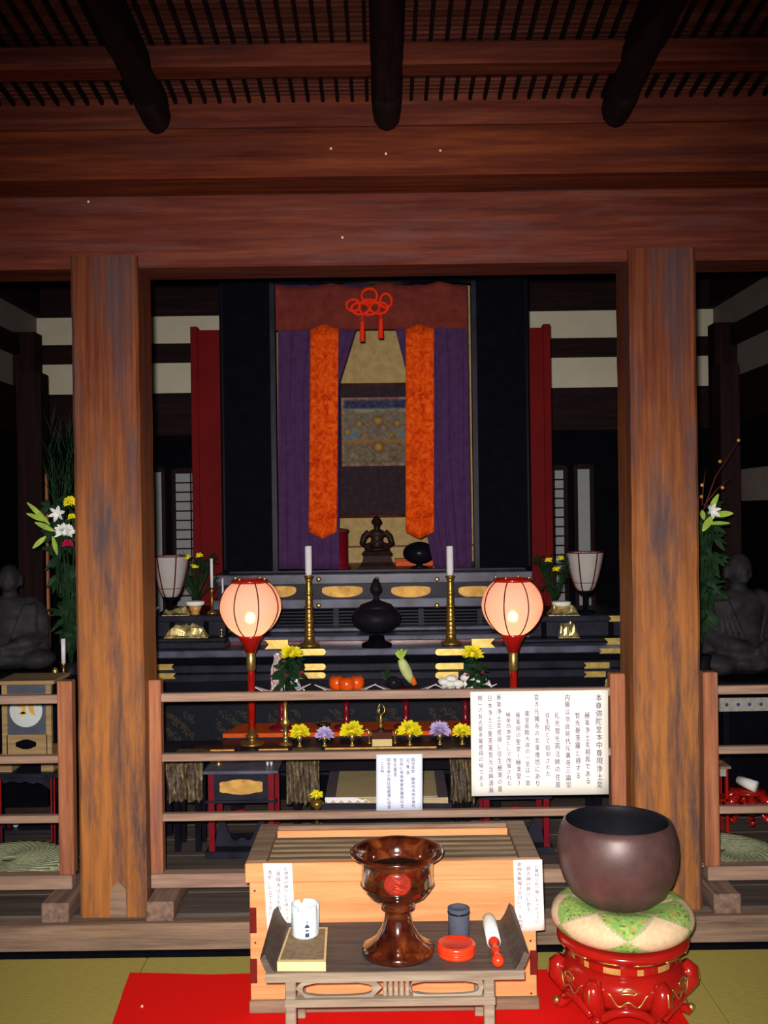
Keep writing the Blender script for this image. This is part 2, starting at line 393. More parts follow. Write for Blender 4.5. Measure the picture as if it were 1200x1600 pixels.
# text: every string is one vertical column of characters
_tc = {}
def glyph(ch):
    if ch in _tc: return _tc[ch]
    cu = bpy.data.curves.new('t', 'FONT'); cu.body = ch; cu.size = 1; cu.resolution_u = 2; cu.offset = 0
    ob = bpy.data.objects.new('t', cu); C.objects.link(ob)
    me = bpy.data.meshes.new_from_object(ob.evaluated_get(bpy.context.evaluated_depsgraph_get()))
    vs = [tuple(v.co) for v in me.vertices]; fs = [tuple(p.vertices) for p in me.polygons]
    bpy.data.objects.remove(ob); bpy.data.curves.remove(cu); bpy.data.meshes.remove(me)
    if vs:
        x0 = min(v[0] for v in vs); x1 = max(v[0] for v in vs); y0 = min(v[1] for v in vs); y1 = max(v[1] for v in vs)
        vs = [(v[0]-(x0+x1)/2, v[1]-(y0+y1)/2) for v in vs]
    _tc[ch] = (vs, fs); return _tc[ch]
def column(txt, x, z0, z1, y, size, mat, parent, ex=None):
    """characters of txt set one under another from z0 down to z1, at distance y, facing the viewer"""
    mb = MB(); n = len(txt); st = (z0-z1)/max(1, n)
    for i, ch in enumerate(txt):
        if ch == ' ': continue
        vs, fs = glyph(ch); wx = min(size*1.5, st*1.0)*random.uniform(.9, 1.1); hy = min(st*.94, size*2.1)*random.uniform(.92, 1.06); jx = random.uniform(-.05, .05)*size
        sh = random.uniform(-.06, .06)
        mb.add([(x+jx+vx*wx+sh*vy*wx, y, z0-(i+.5)*st+vy*hy) for vx, vy in vs], fs)
        mb.add([(x+jx+(vx+.045)*wx+sh*vy*wx, y-.0001, z0-(i+.5)*st+(vy+.02)*hy) for vx, vy in vs], fs)
    return mb.build('lettering', mat, parent)

# ================================================================= LARGE STRUCTURE
BX, SILLZ = 2.64, .107
Pl, Pr = X(169, 900, 3.8), X(1041, 900, 3.8)
# tatami floor
fm = struct(MB().box(-3.2, 3.2, -1.5, 3.72, -.08, -.012).build('floor', 'cboard'))
xs = X(230, 1497, 3.7)
for x0 in (xs-1.905, xs, xs+1.905):
    for y0 in (2.755, 1.80, .845):
        MB().box(x0+.0015, x0+1.9035, y0, y0+.95, -.012, 0, .002).build('tatami_mat', 'tatami', fm)
struct(MB().box(-3.0, 3.0, 3.708, 3.735, -.012, .014).build('trim_1', 'matte_black'))
struct(MB().box(-3.0, 3.0, 3.735, 3.80, 0, SILLZ, .004).build('trim_2', 'sill'))
struct(MB().box(-3.0, 3.0, 3.74, 3.82, .0, SILLZ-.03).build('trim_3', 'matte_black'))
# inner floor of boards
fi = struct(MB().box(-3.0, 3.0, 3.80, 8.2, -.05, SILLZ-.03).build('floor.001', 'matte_black'))
y = 3.845
for k in range(10):
    MB().box(-3.0, 3.0, y, y+.215, SILLZ-.03, SILLZ-.007, .003).build('floor_board', 'floor_in', fi); y += .22

def pillar(cx, nm, seed):
    rnd = random.Random(seed); hw = .1225; n = 26; mb = MB(); vs = []; fs = []
    zs = [SILLZ+(2.535-SILLZ)*i/n for i in range(n+1)]
    for z in zs:
        e = [rnd.uniform(-.0012, .0012) for _ in range(4)]; b = .009+rnd.uniform(0, .004); w_ = math.sin(z*1.3+seed)*.0025
        x0, x1, y0, y1 = cx-hw+e[0]+w_, cx+hw+e[1]+w_, 3.80+e[2], 4.02
        vs += [(x0+b, y0, z), (x1-b, y0, z), (x1, y0+b, z), (x1, y1, z), (x0, y1, z), (x0, y0+b, z)]
    for i in range(n):
        for k in range(6):
            l = (k+1) % 6; fs.append((i*6+k, i*6+l, (i+1)*6+l, (i+1)*6+k))
    fs += [tuple(range(6))[::-1], tuple(n*6+k for k in range(6))]
    mb.add(vs, fs)
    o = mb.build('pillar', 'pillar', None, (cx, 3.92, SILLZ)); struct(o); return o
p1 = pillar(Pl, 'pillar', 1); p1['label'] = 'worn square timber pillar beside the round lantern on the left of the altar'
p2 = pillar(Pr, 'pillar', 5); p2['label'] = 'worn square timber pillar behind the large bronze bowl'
pp = MB(); xq = X(185, 1410, 3.797)      # pale inset patch at the foot of the pillar
pp.prism([(xq-.03, SILLZ+.002), (xq+.03, SILLZ+.002), (xq+.028, SILLZ+.105), (xq, SILLZ+.135), (xq-.028, SILLZ+.105)], 3.7955, 3.803)
pp.build('inset_patch', 'boxedge', p1)
lb = struct(MB().box(-3.0, 3.0, 3.83, 4.04, 2.495, 2.765, .008).build('beam', 'beam'))
lb['label'] = 'wide reddish lintel beam resting on the two pillars'
ub = struct(MB().box(-3.0, 3.0, 3.65, 3.98, 2.766, 2.943, .007).build('beam', 'beam2'))
ub['label'] = 'projecting upper lintel beam just under the ceiling'
struct(MB().box(-3.0, 3.0, 3.70, 3.98, 2.944, 3.20).build('trim_4', 'ceil_cross'))
# pale nail heads on the lintels
for (px, py, yy) in ((517, 232, 3.65), (688, 235, 3.65), (138, 315, 3.83), (535, 371, 3.83), (603, 240, 3.65)):
    x_, z_ = at(px, py, yy); MB().lathe([(.0, .003), (.004, .002), (.005, 0)], (0, 0, 0), 8)
    q = MB(); q.ball((x_, yy, z_), (.005, .003, .005), 8, 4); q.build('nail_head', 'palewood', ub if yy < 3.7 else lb)
# sloping reed ceiling
def cz(y): return 3.065+.09*(3.7-y)
ce = struct(MB().add([(-2.4, -1.0, cz(-1)+.02), (2.4, -1.0, cz(-1)+.02), (2.4, 3.72, cz(3.72)+.02), (-2.4, 3.72, cz(3.72)+.02), (-2.4, -1.0, cz(-1)+.06), (2.4, -1.0, cz(-1)+.06), (2.4, 3.72, cz(3.72)+.06), (-2.4, 3.72, cz(3.72)+.06)],
    [(0, 1, 2, 3), (4, 7, 6, 5), (0, 4, 5, 1), (1, 5, 6, 2), (2, 6, 7, 3), (3, 7, 4, 0)]).build('ceiling', 'cboard'))
rb = MB(); yy = 1.3
while yy < 3.68:
    wv = .019*random.uniform(.7, 1.1); zz = cz(yy)+random.uniform(-.001, .002)
    rb.box(-2.3, 2.3, yy, yy+wv, zz-.002, zz+.012); yy += .027
tag(rb.build('reed', 'reed', ce), kind='stuff')
bme = None
for i in range(-36, 37):
    x_ = i*.0525+.012
    if bme is None:
        q = MB(); q.add([(sx*.006, y_, cz(y_)-.003+dz) for y_ in (1.3, 3.70) for dz in (-.017, 0) for sx in (-1, 1)], [(0, 1, 3, 2), (4, 6, 7, 5), (0, 4, 5, 1), (2, 3, 7, 6), (0, 2, 6, 4), (1, 5, 7, 3)])
        o = q.build('batten', 'batten', ce); bme = o
    else:
        o = bme.copy(); C.objects.link(o)
    o.location = (x_, 0, 0)
# cross beams and log rafters
for i, yb in enumerate((3.30, 2.35)):
    z0 = cz(yb)-.095
    o = struct(MB().box(-2.4, 2.4, yb, yb+.10, z0, cz(yb)-.022, .006).build('beam', 'ceil_cross'))
    o['label'] = ('reddish cross beam under the reed ceiling, between the log rafters', 'cross beam of the reed ceiling overhead, further forward')[i]
def rafter(cx, top, label):
    o0 = None
    mb = MB(); pts = []; rr = []
    n = 22
    for i in range(n+1):
        y_ = 1.3+(3.68-1.3)*i/n; d = min(1, (3.68-y_)/.06); pts.append((cx, y_, cz(y_)-.085)); rr.append(.052*(.55+.45*math.sqrt(max(0, 1-(1-d)**2))))
    mb.tube(pts, rr, 12, flat=1.35)
    # swelling below either side of the cross beam
    for (ya, yb) in ((3.42, 3.66), (2.47, 3.28), (1.35, 2.33)):
        k = 12; P = [(cx, ya+(yb-ya)*j/k, cz(ya+(yb-ya)*j/k)-.10) for j in range(k+1)]
        R = [.05*math.sqrt(max(.12, 1-max(0, abs(2*j/k-1)-.55)**2/.2025)) for j in range(k+1)]
        mb.tube(P, R, 12, flat=1.35)
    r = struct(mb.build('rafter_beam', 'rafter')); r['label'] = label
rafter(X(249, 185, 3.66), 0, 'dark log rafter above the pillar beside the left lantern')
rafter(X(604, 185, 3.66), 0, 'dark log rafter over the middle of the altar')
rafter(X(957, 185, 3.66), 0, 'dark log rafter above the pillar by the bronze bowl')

# back wall: plaster strips between dark beams
YB = 8.0
xl, xr = -2.66, 2.56
def zB(py): return Z(600, py+7 if False else py, YB)
zt1, zb1, zt2, zb2, zn = Z(90, 497, YB), Z(90, 541, YB), Z(90, 570, YB), Z(90, 618, YB), Z(90, 660, YB)
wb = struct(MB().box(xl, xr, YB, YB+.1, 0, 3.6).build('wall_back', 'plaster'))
for (a, b_, nm) in ((zt1, 3.6, 'upper_beam'), (zt2, zb1, 'middle_beam'), (zn-.12, zb2, 'lower_beam')):
    MB().box(xl, xr, YB-.06, YB, a, b_, .004).build(nm, 'dark_wood', wb)
MB().box(xl, xr, YB-.03, YB, .05, zn-.12).build('dark_panel', 'matte_black', wb)
for px in (210, 985):
    x_ = X(px, 560, YB); MB().box(x_-.07, x_+.07, YB-.09, YB-.0, .05, 3.6).build('post', 'dark_post', wb)
for side, xx, nm in ((-1, xl, 'wall_left'), (1, xr, 'wall_right')):
    x0, x1 = (xx-.1, xx) if side < 0 else (xx, xx+.1)
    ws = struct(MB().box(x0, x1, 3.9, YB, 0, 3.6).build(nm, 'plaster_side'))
    i0, i1 = (xx, xx+.05) if side < 0 else (xx-.05, xx)
    for (a, b_, n2) in ((zt1, 3.6, 'upper_beam'), (zt2, zb1, 'middle_beam'), (zn-.12, zb2, 'lower_beam')):
        MB().box(i0, i1, 3.9, YB-.06, a, b_, .004).build(n2, 'dark_wood', ws)
    MB().box(i0, i1, 3.9, YB-.06, .05, zn-.12).build('dark_panel', 'matte_black', ws)
    for yp in (7.55, 5.2):
        j0, j1 = (xx, xx+.16) if side < 0 else (xx-.16, xx)
        MB().box(j0, j1, yp-.08, yp+.08, .05, zb1+.02 if yp > 7 else 3.6).build('post', 'dark_post', ws)
    if side > 0:
        za, zb_ = Z(1180, 782, 7.0), Z(1180, 731, 7.0)
        MB().box(i0-.01, i0, 6.4, 7.25, za, zb_).build('plaster_panel', 'plaster_side', ws)
ci = struct(MB().box(-3, 3, 4.04, 8.2, 3.6, 3.7).build('ceiling.001', 'matte_black'))
# standing posts half way down the inner hall
for (px0, px1, yv, top, lab) in ((1128, 1158, 6.3, 2.45, 'dark post in the unlit side bay past the bronze bowl'), (28, 66, 6.6, 2.5, 'dark post behind the seated figure beside the lily vase')):
    x0, x1 = X(px0, 800, yv), X(px1, 800, yv)
    o = struct(MB().box(x0, x1, yv, yv+.15, .08, top).build('post_pillar', 'dark_post')); o['label'] = lab
x_ = X(74, 880, 5.6); o = struct(MB().box(x_-.006, x_+.006, 5.6, 5.62, .09, Z(74, 740, 5.6)).build('trim_5', 'fence_post'))
# paper screens (shoji) in the back wall
def shoji(n, px0, px1, py0, lat):
    x0, x1 = X(px0, 800, 7.93), X(px1, 800, 7.93); z1 = Z((px0+px1)/2, py0, 7.93); z0 = .12
    d = struct(MB().box(x0, x1, 7.935, 7.95, z0, z1).build('door_%d' % n, 'shoji'))
    MB().box(x0-.03, x0, 7.92, 7.955, z0, z1+.03).build('stile', 'dark_post', d)
    MB().box(x1, x1+.03, 7.92, 7.955, z0, z1+.03).build('stile', 'dark_post', d)
    MB().box(x0, x1, 7.92, 7.955, z1, z1+.04).build('top_rail', 'dark_post', d)
    if lat:
        z = z1-.07
        while z > z0+.8:
            MB().box(x0, x1, 7.925, 7.936, z-.006, z+.006).build('lattice_bar', 'dark_post', d); z -= .072
        xm = x0+(x1-x0)*(.88 if lat == 1 else .1)
        MB().box(xm-.005, xm+.005, 7.925, 7.936, z0, z1).build('lattice_bar', 'dark_post', d)
shoji(1, 236, 253, 738, 0); shoji(2, 275, 302, 740, 1); shoji(3, 865, 881, 735, 2); shoji(4, 903, 922, 733, 0)

# ================================================================= FENCE (low railing between the pillars)
FY = 3.88
def zr(px, py): return Z(px, py, FY)
def fence(x0, x1, post_l, post_r, feet, label):
    cx = (x0+x1)/2
    r = thing('low_fence', label, 'fence', (cx, FY, SILLZ))
    pz0, pz1 = .2, .964
    for c0, c1 in ((.910, .878), (.682, .654), (.458, .430)):
        MB().box(x0, x1, FY+.008, FY+.038, c1, c0, .003).build('rail', 'fence', r)
    MB().box(x0-.02, x1+.02, FY-.004, FY+.055, .183, .236, .004).build('bottom_rail', 'fence', r)
    for p in ([x0] if post_l else [])+([x1] if post_r else []):
        MB().box(p-.028, p+.028, FY-.002, FY+.05, .236, .963, .004).build('post', 'fence_post', r)
    for f_ in feet: MB().box(f_-.05, f_+.05, FY-.125, FY+.17, SILLZ-.0015, .178, .005).build('foot', 'foot', r)
# heights measured at the posts
xa, xb = X(241, 1200, FY), X(967, 1200, FY)
fence(xa, xb, 1, 1, (X(250, 1425, 3.76), X(990, 1425, 3.76)), 'low brown wooden railing across the middle bay between the two pillars')
xc = X(102, 1200, FY)
fence(-2.25, xc, 1, 1, (X(86, 1425, 3.76), -2.1), 'low brown wooden railing across the bay beside the seated figure and box lamp')
xd = X(1112, 1200, FY)
fence(xd, 2.25, 1, 1, (X(1137, 1425, 3.76), 2.1), 'low brown wooden railing in the bay past the bronze bowl')
x_ = X(1096, 1160, 4.03)
tag(MB().box(x_-.004, x_+.005, 4.026, 4.03, Z(1096, 1262, 4.03), Z(1096, 1075, 4.03)).build('paper_strip', 'paper', None, (x_, 4.03, .3)), 'narrow upright white strip on the back edge of the pillar behind the bronze bowl', 'strip')

# ================================================================= SIGNS ON THE RAILS
def sheet_paper(name, label, pts, Y, mat, curl=.0):
    """pts: four pixel corners (tl, tr, br, bl)"""
    P = [at(px, py, Y) for px, py in pts]
    cx = sum(p[0] for p in P)/4; cz_ = min(p[1] for p in P)
    r = thing(name, label, 'sign', (cx, Y, cz_))
    def fn(u, v):
        a = Vector(P[3]).lerp(Vector(P[2]), u); b = Vector(P[0]).lerp(Vector(P[1]), u); q = a.lerp(b, v)
        return (q.x, Y-curl*math.sin(pi*u)*(1-v), q.y)
    o = MB().sheet(fn, 10, 6, .0015).build('paper_sheet', mat, r)
    return o, P
SY = FY-.006
r, P = sheet_paper('notice_sheet', 'large white notice of upright handwritten columns taped over the railing', [(735, 1081), (950, 1078), (951, 1241), (737, 1244)], SY, 'paper')
cols = [(935, 1084, 1232, '本尊弥陀堂本中尊現浄土変', .0155), (917, 1112, 1226, '極楽浄土変相図である', .0125), (902, 1112, 1218, '智光曼荼羅と称する', .0125),
        (886, 1084, 1232, '内陣は奈良時代元興寺三論宗', .0125), (870, 1112, 1232, '礼光智光両法師の住居', .0125), (855, 1112, 1214, '往生院とて信仰された', .0118),
        (838, 1084, 1230, '官寺元興寺の北東僧坊にあり', .0125), (823, 1110, 1228, '東室南階大房の一室は一室', .0120), (809, 1112, 1228, '極楽房の聖堂(極楽堂)', .0122),
        (794, 1112, 1228, '極楽坊本堂として改築された', .0122), (779, 1084, 1238, '極楽浄土変感得し往生極楽の道', .0120), (765, 1086, 1240, '日本浄土三曼荼羅智光当麻清海', .0115), (750, 1086, 1230, '随一の智光曼荼羅感得の場である', .0115)]
for px, y0, y1, t_, s_ in cols:
    x_, z0 = at(px, y0, SY); z1 = Z(px, y1, SY); column(t_, x_, z0, z1, SY-.0012, s_, 'ink', r)
r, P = sheet_paper('notice_sheet', 'small bluish white handwritten notice hanging in the middle of the railing', [(588, 1179), (660, 1178), (660, 1266), (588, 1267)], SY, 'paperblue')
for px, y0, y1, t_, s_ in [(645, 1184, 1262, '国宝本堂 極楽坊本堂は僧坊', .0095), (637, 1184, 1212, '元興寺', .0085), (627, 1184, 1262, '住房に有本尊曼荼羅堂は宝', .0095), (617, 1184, 1214, '智光曼茶', .0085), (607, 1184, 1264, '国宝五重小塔は収蔵庫に安置', .0095), (597, 1184, 1208, '一二五時', .0085)]:
    x_, z0 = at(px, y0, SY); column(t_, x_, z0, Z(px, y1, SY), SY-.0012, s_, 'ink', r)

# ================================================================= CARPET
cp = [(203, 1520), (260, 1521), (330, 1523), (395, 1521), (520, 1520), (700, 1518), (850, 1515), (950, 1516), (1037, 1540), (1085, 1612)]
pts = [fp(px, py, .004) for px, py in cp]+[(.98, 2.6), (-.80, 2.6), fp(168, 1622, .004), fp(176, 1597, .004), fp(189, 1560, .004), fp(192, 1549, .004)]
mb = MB(); mb.prismz(pts, .0005, .005)
o = mb.build('carpet', 'redcarpet', None, (0, 3.2, 0)); tag(o, 'bright red felt carpet spread on the tatami under the offering box', 'carpet')
bx_, by_ = fp(222, 1573, .008); tag(MB().ball((bx_, by_, .0095), (.0045, .0045, .0045), 10, 8).build('bead', 'palewood', None, (bx_, by_, .005)), 'tiny pale bead lying on the red carpet', 'bead')

# ================================================================= OFFERING BOX
BF, BBk = 3.28, 3.69
x0, x1 = X(391, 1480, BF), X(838, 1480, BF); tx0, tx1 = X(383, 1360, BF), X(846, 1360, BF); TZ = .475
ox = thing('offering_box', 'bright cypress offering box with slatted top standing on the red carpet', 'offering box', ((x0+x1)/2, (BF+BBk)/2, .005))
zb = Z(615, 1376, BF)
MB().box(tx0, tx1, BF-.006, BF+.02, zb, TZ, .003).build('top_band', 'boxwood', ox)
MB().box(x0, x1, BF, BF+.02, .042, zb, .002).build('front_panel', 'boxwood', ox)
for (a, b_) in ((x0, x0+.02), (x1-.02, x1)):
    MB().box(a, b_, BF+.02, BBk, .042, zb, .002).build('side_panel', 'boxedge', ox)
MB().box(x0+.02, x1-.02, BBk-.02, BBk, .042, TZ-.02).build('back_panel', 'boxedge', ox)
MB().box(x0-.004, x1+.006, BF-.014, BBk+.004, .005, .042, .003).build('plinth', 'boxedge', ox)
for (a, b_) in ((tx0, tx0+.065), (tx1-.065, tx1)):
    MB().box(a, b_, BF+.02, BBk, zb+.01, TZ, .003).build('frame_side', 'boxedge', ox)
MB().box(tx0+.065, tx1-.065, BBk-.03, BBk, zb+.01, TZ, .003).build('frame_back', 'boxedge', ox)
MB().box(tx0+.065, tx1-.065, BBk-.045, BBk-.03, zb-.05, TZ-.012).build('inner_lip', 'boxwood', ox)
for k in range(6):
    yy = BF+.030+k*.050; MB().box(tx0+.055, tx1-.055, yy, yy+.034, TZ-.055, TZ-.018, .004).build('slat', 'slat', ox)
MB().box(x0+.02, x1-.02, BF+.02, BBk-.02, .10, .12).build('inner_bottom', 'boxedge', ox)
for xx, ys in ((x0-.001, ((1415, 1455), (1495, 1533))), (x1-.021, ((1488, 1526),))):
    for (ya, yb) in ys:
        za, zc = Z(615, ya, BF), Z(615, yb, BF); MB().box(xx, xx+.022, BF-.002, BF+.012, zc, za).build('key_joint', 'joint', ox)
for px, py in ((398, 1392), (399, 1473), (829, 1470), (830, 1552)):
    x_, z_ = at(px, py, BF); MB().ball((x_, BF-.0005, z_), (.0035, .002, .0035), 8, 5).build('nail', 'joint', ox)
# paper slips on the box
for pts, lab, cl in ((((411, 1349), (456, 1349), (461, 1440), (418, 1462)), 'white handwritten paper slip pasted on the box behind the blue-printed cup', ((447, 1353, 1445, 'お焼香は静かにお供え下さい'), (435, 1360, 1440, '御線香は火を消さず'), (422, 1358, 1430, '香炉にお立て下さい'))),
                     (((802, 1344), (847, 1343), (851, 1453), (806, 1456)), 'white handwritten paper slip pasted on the box edge beside the bronze bowl', ((838, 1350, 1442, 'お賽銭は此の箱にお入れ下さい'), (825, 1352, 1424, '御志納は静かに鈴を'), (811, 1346, 1450, '御線香蝋燭は受付にて一本百円')))):
    r, P = sheet_paper('paper_slip', lab, pts, BF-.009, 'paper', .004)
    for px, y0, y1, t_ in cl:
        x_, z0 = at(px, y0, BF-.01); column(t_, x_, z0, Z(px, y1, BF-.01), BF-.0150, .0095, 'ink', r)

# ================================================================= LOW TRAY TABLE IN FRONT
TF, TB, TT = 2.905, 3.262, .292
a0, a1 = X(412, 1522, TF), X(822, 1522, TF)
tb = thing('low_table', 'low greyed wooden altar table with upturned ends in front of the offering box', 'table', ((a0+a1)/2, (TF+TB)/2, .005))
MB().box(a0+.03, a1-.03, TF, TB, TT-.022, TT, .002).build('table_top', 'greytop', tb)
MB().box(a0+.005, a1-.005, TF-.008, TF+.001, TT-.024, TT+.001, .001).build('front_edge', 'greywood', tb)
for s_ in (-1, 1):
    e = a0 if s_ < 0 else a1; prof = []
    for k in range(9):
        t_ = k/8; prof.append((e-s_*.035+s_*.045*t_, TT-.02+.062*t_**2))
    prof2 = [(x+(-s_)*.014, z+.012) for x, z in prof][::-1]
    MB().prism(prof+prof2, TF-.002, TB-.001).build('upturned_end', 'greytop', tb)
# front apron with two cut-outs
az1, az0 = TT-.024, Z(615, 1560, TF); xa0, xa1 = X(444, 1540, TF), X(774, 1540, TF); mid = (xa0+xa1)/2
def cut_apron(xL, xR, c0, c1):
    n = 24; outer = []; inner = []
    cxm, czm = (c0+c1)/2, (az0+az1)/2-.003; rx, rz = (c1-c0)/2, (az1-az0)*.37
    for k in range(n):
        t_ = 2*pi*k/n; ct, st = math.cos(t_), math.sin(t_)
        sx = math.copysign(abs(ct)**.75, ct); sz = math.copysign(abs(st)**.55, st)*(1-.10*abs(math.sin(3*t_))*(1 if st > 0 else 0))
        inner.append((cxm+rx*sx, czm+rz*sz))
        ex = max(abs(ct)/((xR-xL)/2), abs(st)/((az1-az0)/2)); outer.append(((xL+xR)/2+ct/ex, (az0+az1)/2+st/ex))
    mb = MB()
    for Yv in (0,):
        vs = [(x, TF+.012, z) for x, z in outer]+[(x, TF+.012, z) for x, z in inner]+[(x, TF+.024, z) for x, z in outer]+[(x, TF+.024, z) for x, z in inner]
        fs = []
        for k in range(n):
            l = (k+1) % n
            fs += [(k, l, n+l, n+k), (2*n+k, 3*n+k, 3*n+l, 2*n+l), (n+k, n+l, 3*n+l, 3*n+k), (k, 2*n+k, 2*n+l, l)]
        mb.add(vs, fs)
    return mb
g = X(597, 1540, TF), X(641, 1540, TF)
cut_apron(xa0+.03, g[0], X(472, 1540, TF), X(582, 1540, TF)).build('apron_panel', 'greywood', tb)
cut_apron(g[1], xa1-.03, X(638+2, 1540, TF)+.0, X(749, 1540, TF)).build('apron_panel', 'greywood', tb)
for k in range(5):
    w_ = (g[1]-g[0])/5; MB().box(g[0]+k*w_+.002, g[0]+(k+1)*w_-.002, TF+.010, TF+.026, az0, az1, .003).build('groove_strip', 'greywood', tb)
MB().box(xa0, xa1, TF-.004, TF+.03, az0-.022, az0, .002).build('apron_rail', 'greywood', tb)
for xx in (xa0+.002, xa1-.032):
    MB().box(xx, xx+.03, TF+.002, TF+.032, .005, az1, .003).build('leg', 'greywood', tb)
    MB().box(xx, xx+.03, TB-.035, TB-.005, .005, TT-.022, .003).build('leg', 'greywood', tb)
# board under the cup
def on_table(px, py): return fp(px, py, TT)
BT = TT+.026
b = [fp(433, 1503, BT), fp(509, 1503, BT), fp(512, 1449, BT), fp(452, 1449, BT)]
bd = thing('wooden_board', 'small thick pale board lying under the blue-printed cup', 'board', (b[0][0]+.05, b[0][1]+.08, TT))
MB().prismz(b, TT, BT).build('board_body', 'palewood', bd)
ins = [tuple(Vector(p).lerp(Vector((sum(q[0] for q in b)/4, sum(q[1] for q in b)/4)), .10)) for p in b]
MB().prismz(ins, BT, BT+.0015).build('board_face', 'boardtop', bd)
# cup
cx, cy = fp(477, 1461, BT); cy += .0
cup = thing('cup', 'white cylindrical cup with a notched rim and blue printed marks on the pale board', 'cup', (cx, cy, BT+.0015))
R = .0415; hh = .094; mb = MB(); n = 48; vs = []; fs = []
def ch(i):
    a = (i/n) % 1; return hh-(.013 if any(abs(((a-q+.5) % 1)-.5) < .022 for q in (.69, .30, .95)) else 0)
z0_ = BT+.0015
for (r_, zf) in ((R*.93, 0), (R, .006), (R, None), (R-.004, None), (R-.004, .008), (.001, .008)):
    for i in range(n):
        a = 2*pi*i/n; vs.append((cx+r_*math.cos(a), cy+r_*math.sin(a), z0_+(ch(i) if zf is None else zf)))
for j in range(5):
    for i in range(n): k = (i+1) % n; fs.append((j*n+i, j*n+k, (j+1)*n+k, (j+1)*n+i))
fs.append(tuple(range(n))[::-1]); mb.add(vs, fs, True); mb.build('cup_body', 'glaze', cup)
def on_cyl(c, R, z, ang, pts2):          # wrap flat shape on the cup side
    return [(c[0]+(R+.0006)*math.sin(ang+u/R), c[1]-(R+.0006)*math.cos(ang+u/R), z+v) for u, v in pts2]
mk = MB(); a_ = .22
for (w_, v0, v1) in ((.006, .008, .020), (.0045, .025, .030), (.0070, .035, .041), (.004, .041, .046), (.0015, .050, .056)):
    mk.add(on_cyl((cx, cy), R, z0_, a_, [(-w_, v0), (w_, v0), (w_, v1), (-w_, v1)]), [(0, 1, 2, 3)])
mk.build('printed_pagoda', 'inkdark', cup)
mk = MB(); v = .066
for ch_ in '元興寺極楽坊':
    vs_, fs_ = glyph(ch_); mk.add(on_cyl((cx, cy), R, z0_, -1.02, [(q[0]*.011, v+q[1]*.011) for q in vs_]), fs_); v -= .0105
mk.build('printed_lettering', 'inkdark', cup)
# goblet censer
gx, gy = fp(622, 1487, TT+.004); gz = TT
gb = thing('incense_goblet', 'large amber brown glazed incense burner on a tall flared foot', 'incense burner', (gx, gy, gz))
mb = MB(); k = 1.03
pr = [(.0, .0), (.098, 0), (.108, .004), (.108, .018), (.100, .026), (.082, .034), (.064, .050), (.048, .075), (.040, .100), (.038, .118), (.042, .127), (.050, .130), (.050, .140), (.046, .146), (.060, .155), (.086, .168), (.099, .183), (.103, .192), (.107, .195), (.107, .200), (.106, .212), (.107, .258), (.111, .262), (.107, .267), (.118, .275), (.136, .281), (.139, .290), (.132, .293), (.112, .285), (.100, .275), (.096, .250), (.092, .235), (.0, .235)]
mb.lathe([(r_*.985, z_*1.035) for r_, z_ in pr], (gx, gy, gz), 56); mb.build('burner_body', 'amber', gb)
mb = MB(); mb.lathe([(0, .002), (.088, .002), (.088, 0)], (gx, gy, gz+.247), 32); mb.build('ash_bed', 'ash', gb)
cr = MB()                                # raised crest on the front of the bowl
for k in range(9):
    a = 2*pi*k/9
cr.ball((gx, gy-.1015, gz+.236), (.040, .010, .034), 24, 12)
cr.build('crest', 'amber_red', gb)
for k in range(7):                       # raised strokes on the crest
    q = MB(); zx = gz+.252-k*.0055; q.tube([(gx-.018+.004*(k % 3)+j*.008, gy-.1115+.0012*abs(j-2)**1.5, zx+.0022*math.sin(k*2+j*2.1)) for j in range(4+k % 2)], .0009, 5); q.build('raised_stroke', 'vermil', gb)
for dz in (.205,):
    mb = MB(); mb.tube([(gx+.106*math.cos(2*pi*i/40), gy+.106*math.sin(2*pi*i/40), gz+dz*1.0) for i in range(40)], .002, 6, closed=True); mb.build('raised_ring', 'amber', gb)
# small dark pot
px_, py_ = fp(717, 1462, TT)
pt = thing('small_pot', 'small dark blue cylindrical pot behind the round vermilion box', 'pot', (px_, py_+.0, TT))
MB().lathe([(0, 0), (.029, 0), (.032, .004), (.032, .068), (.030, .072), (.033, .075), (.033, .086), (.029, .088), (.027, .080), (0, .078)], (px_, py_, TT), 28).build('pot_body', 'slate', pt)
MB().lathe([(.0325, 0), (.0345, .003), (.0325, .006)], (px_, py_, TT+.070), 28, caps=False).build('pot_ring', 'black', pt)
# round vermilion box
px_, py_ = fp(713, 1492, TT)
rb_ = thing('round_box', 'round vermilion lacquer incense box with ridged sides and a lid', 'box', (px_, py_, TT))
MB().lathe([(0, 0), (.050, 0), (.054, .004), (.055, .010), (.053, .012), (.056, .014), (.056, .018)], (px_, py_, TT), 40).build('box_base', 'vermil', rb_)
MB().lathe([(.056, .018), (.057, .022), (.055, .0235), (.057, .026), (.056, .034), (.050, .038), (.046, .036), (0, .036)], (px_, py_, TT), 40).build('lid', 'vermil', rb_)
# striker
p0 = Vector((*fp(765, 1452, TT), TT+.022)); p1_ = Vector((*fp(779, 1505, TT+.018), TT+.018))
st = thing('bell_striker', 'bell striker with white wrapped head and turned orange red handle lying on the table', 'striker', ((p0.x+p1_.x)/2, (p0.y+p1_.y)/2, TT))
d = (p1_-p0); 
def prof_tube(name, a, b_, prof, mat, par):
    mb = MB(); mb.tube([p0+d*(a+(b_-a)*t_) for t_, _ in prof], [r_ for _, r_ in prof], 18); return mb.build(name, mat, par)
prof_tube('wrapped_head', -.12, .50, [(0, .012), (.05, .019), (.2, .021), (1, .0205)], 'enamel', st)
prof_tube('handle', .46, 1.0, [(0, .016), (.12, .017), (.22, .010), (.32, .009), (.40, .013), (.55, .014), (.62, .009), (.70, .012), (.85, .018), (.95, .016), (1, .008)], 'vermil', st)

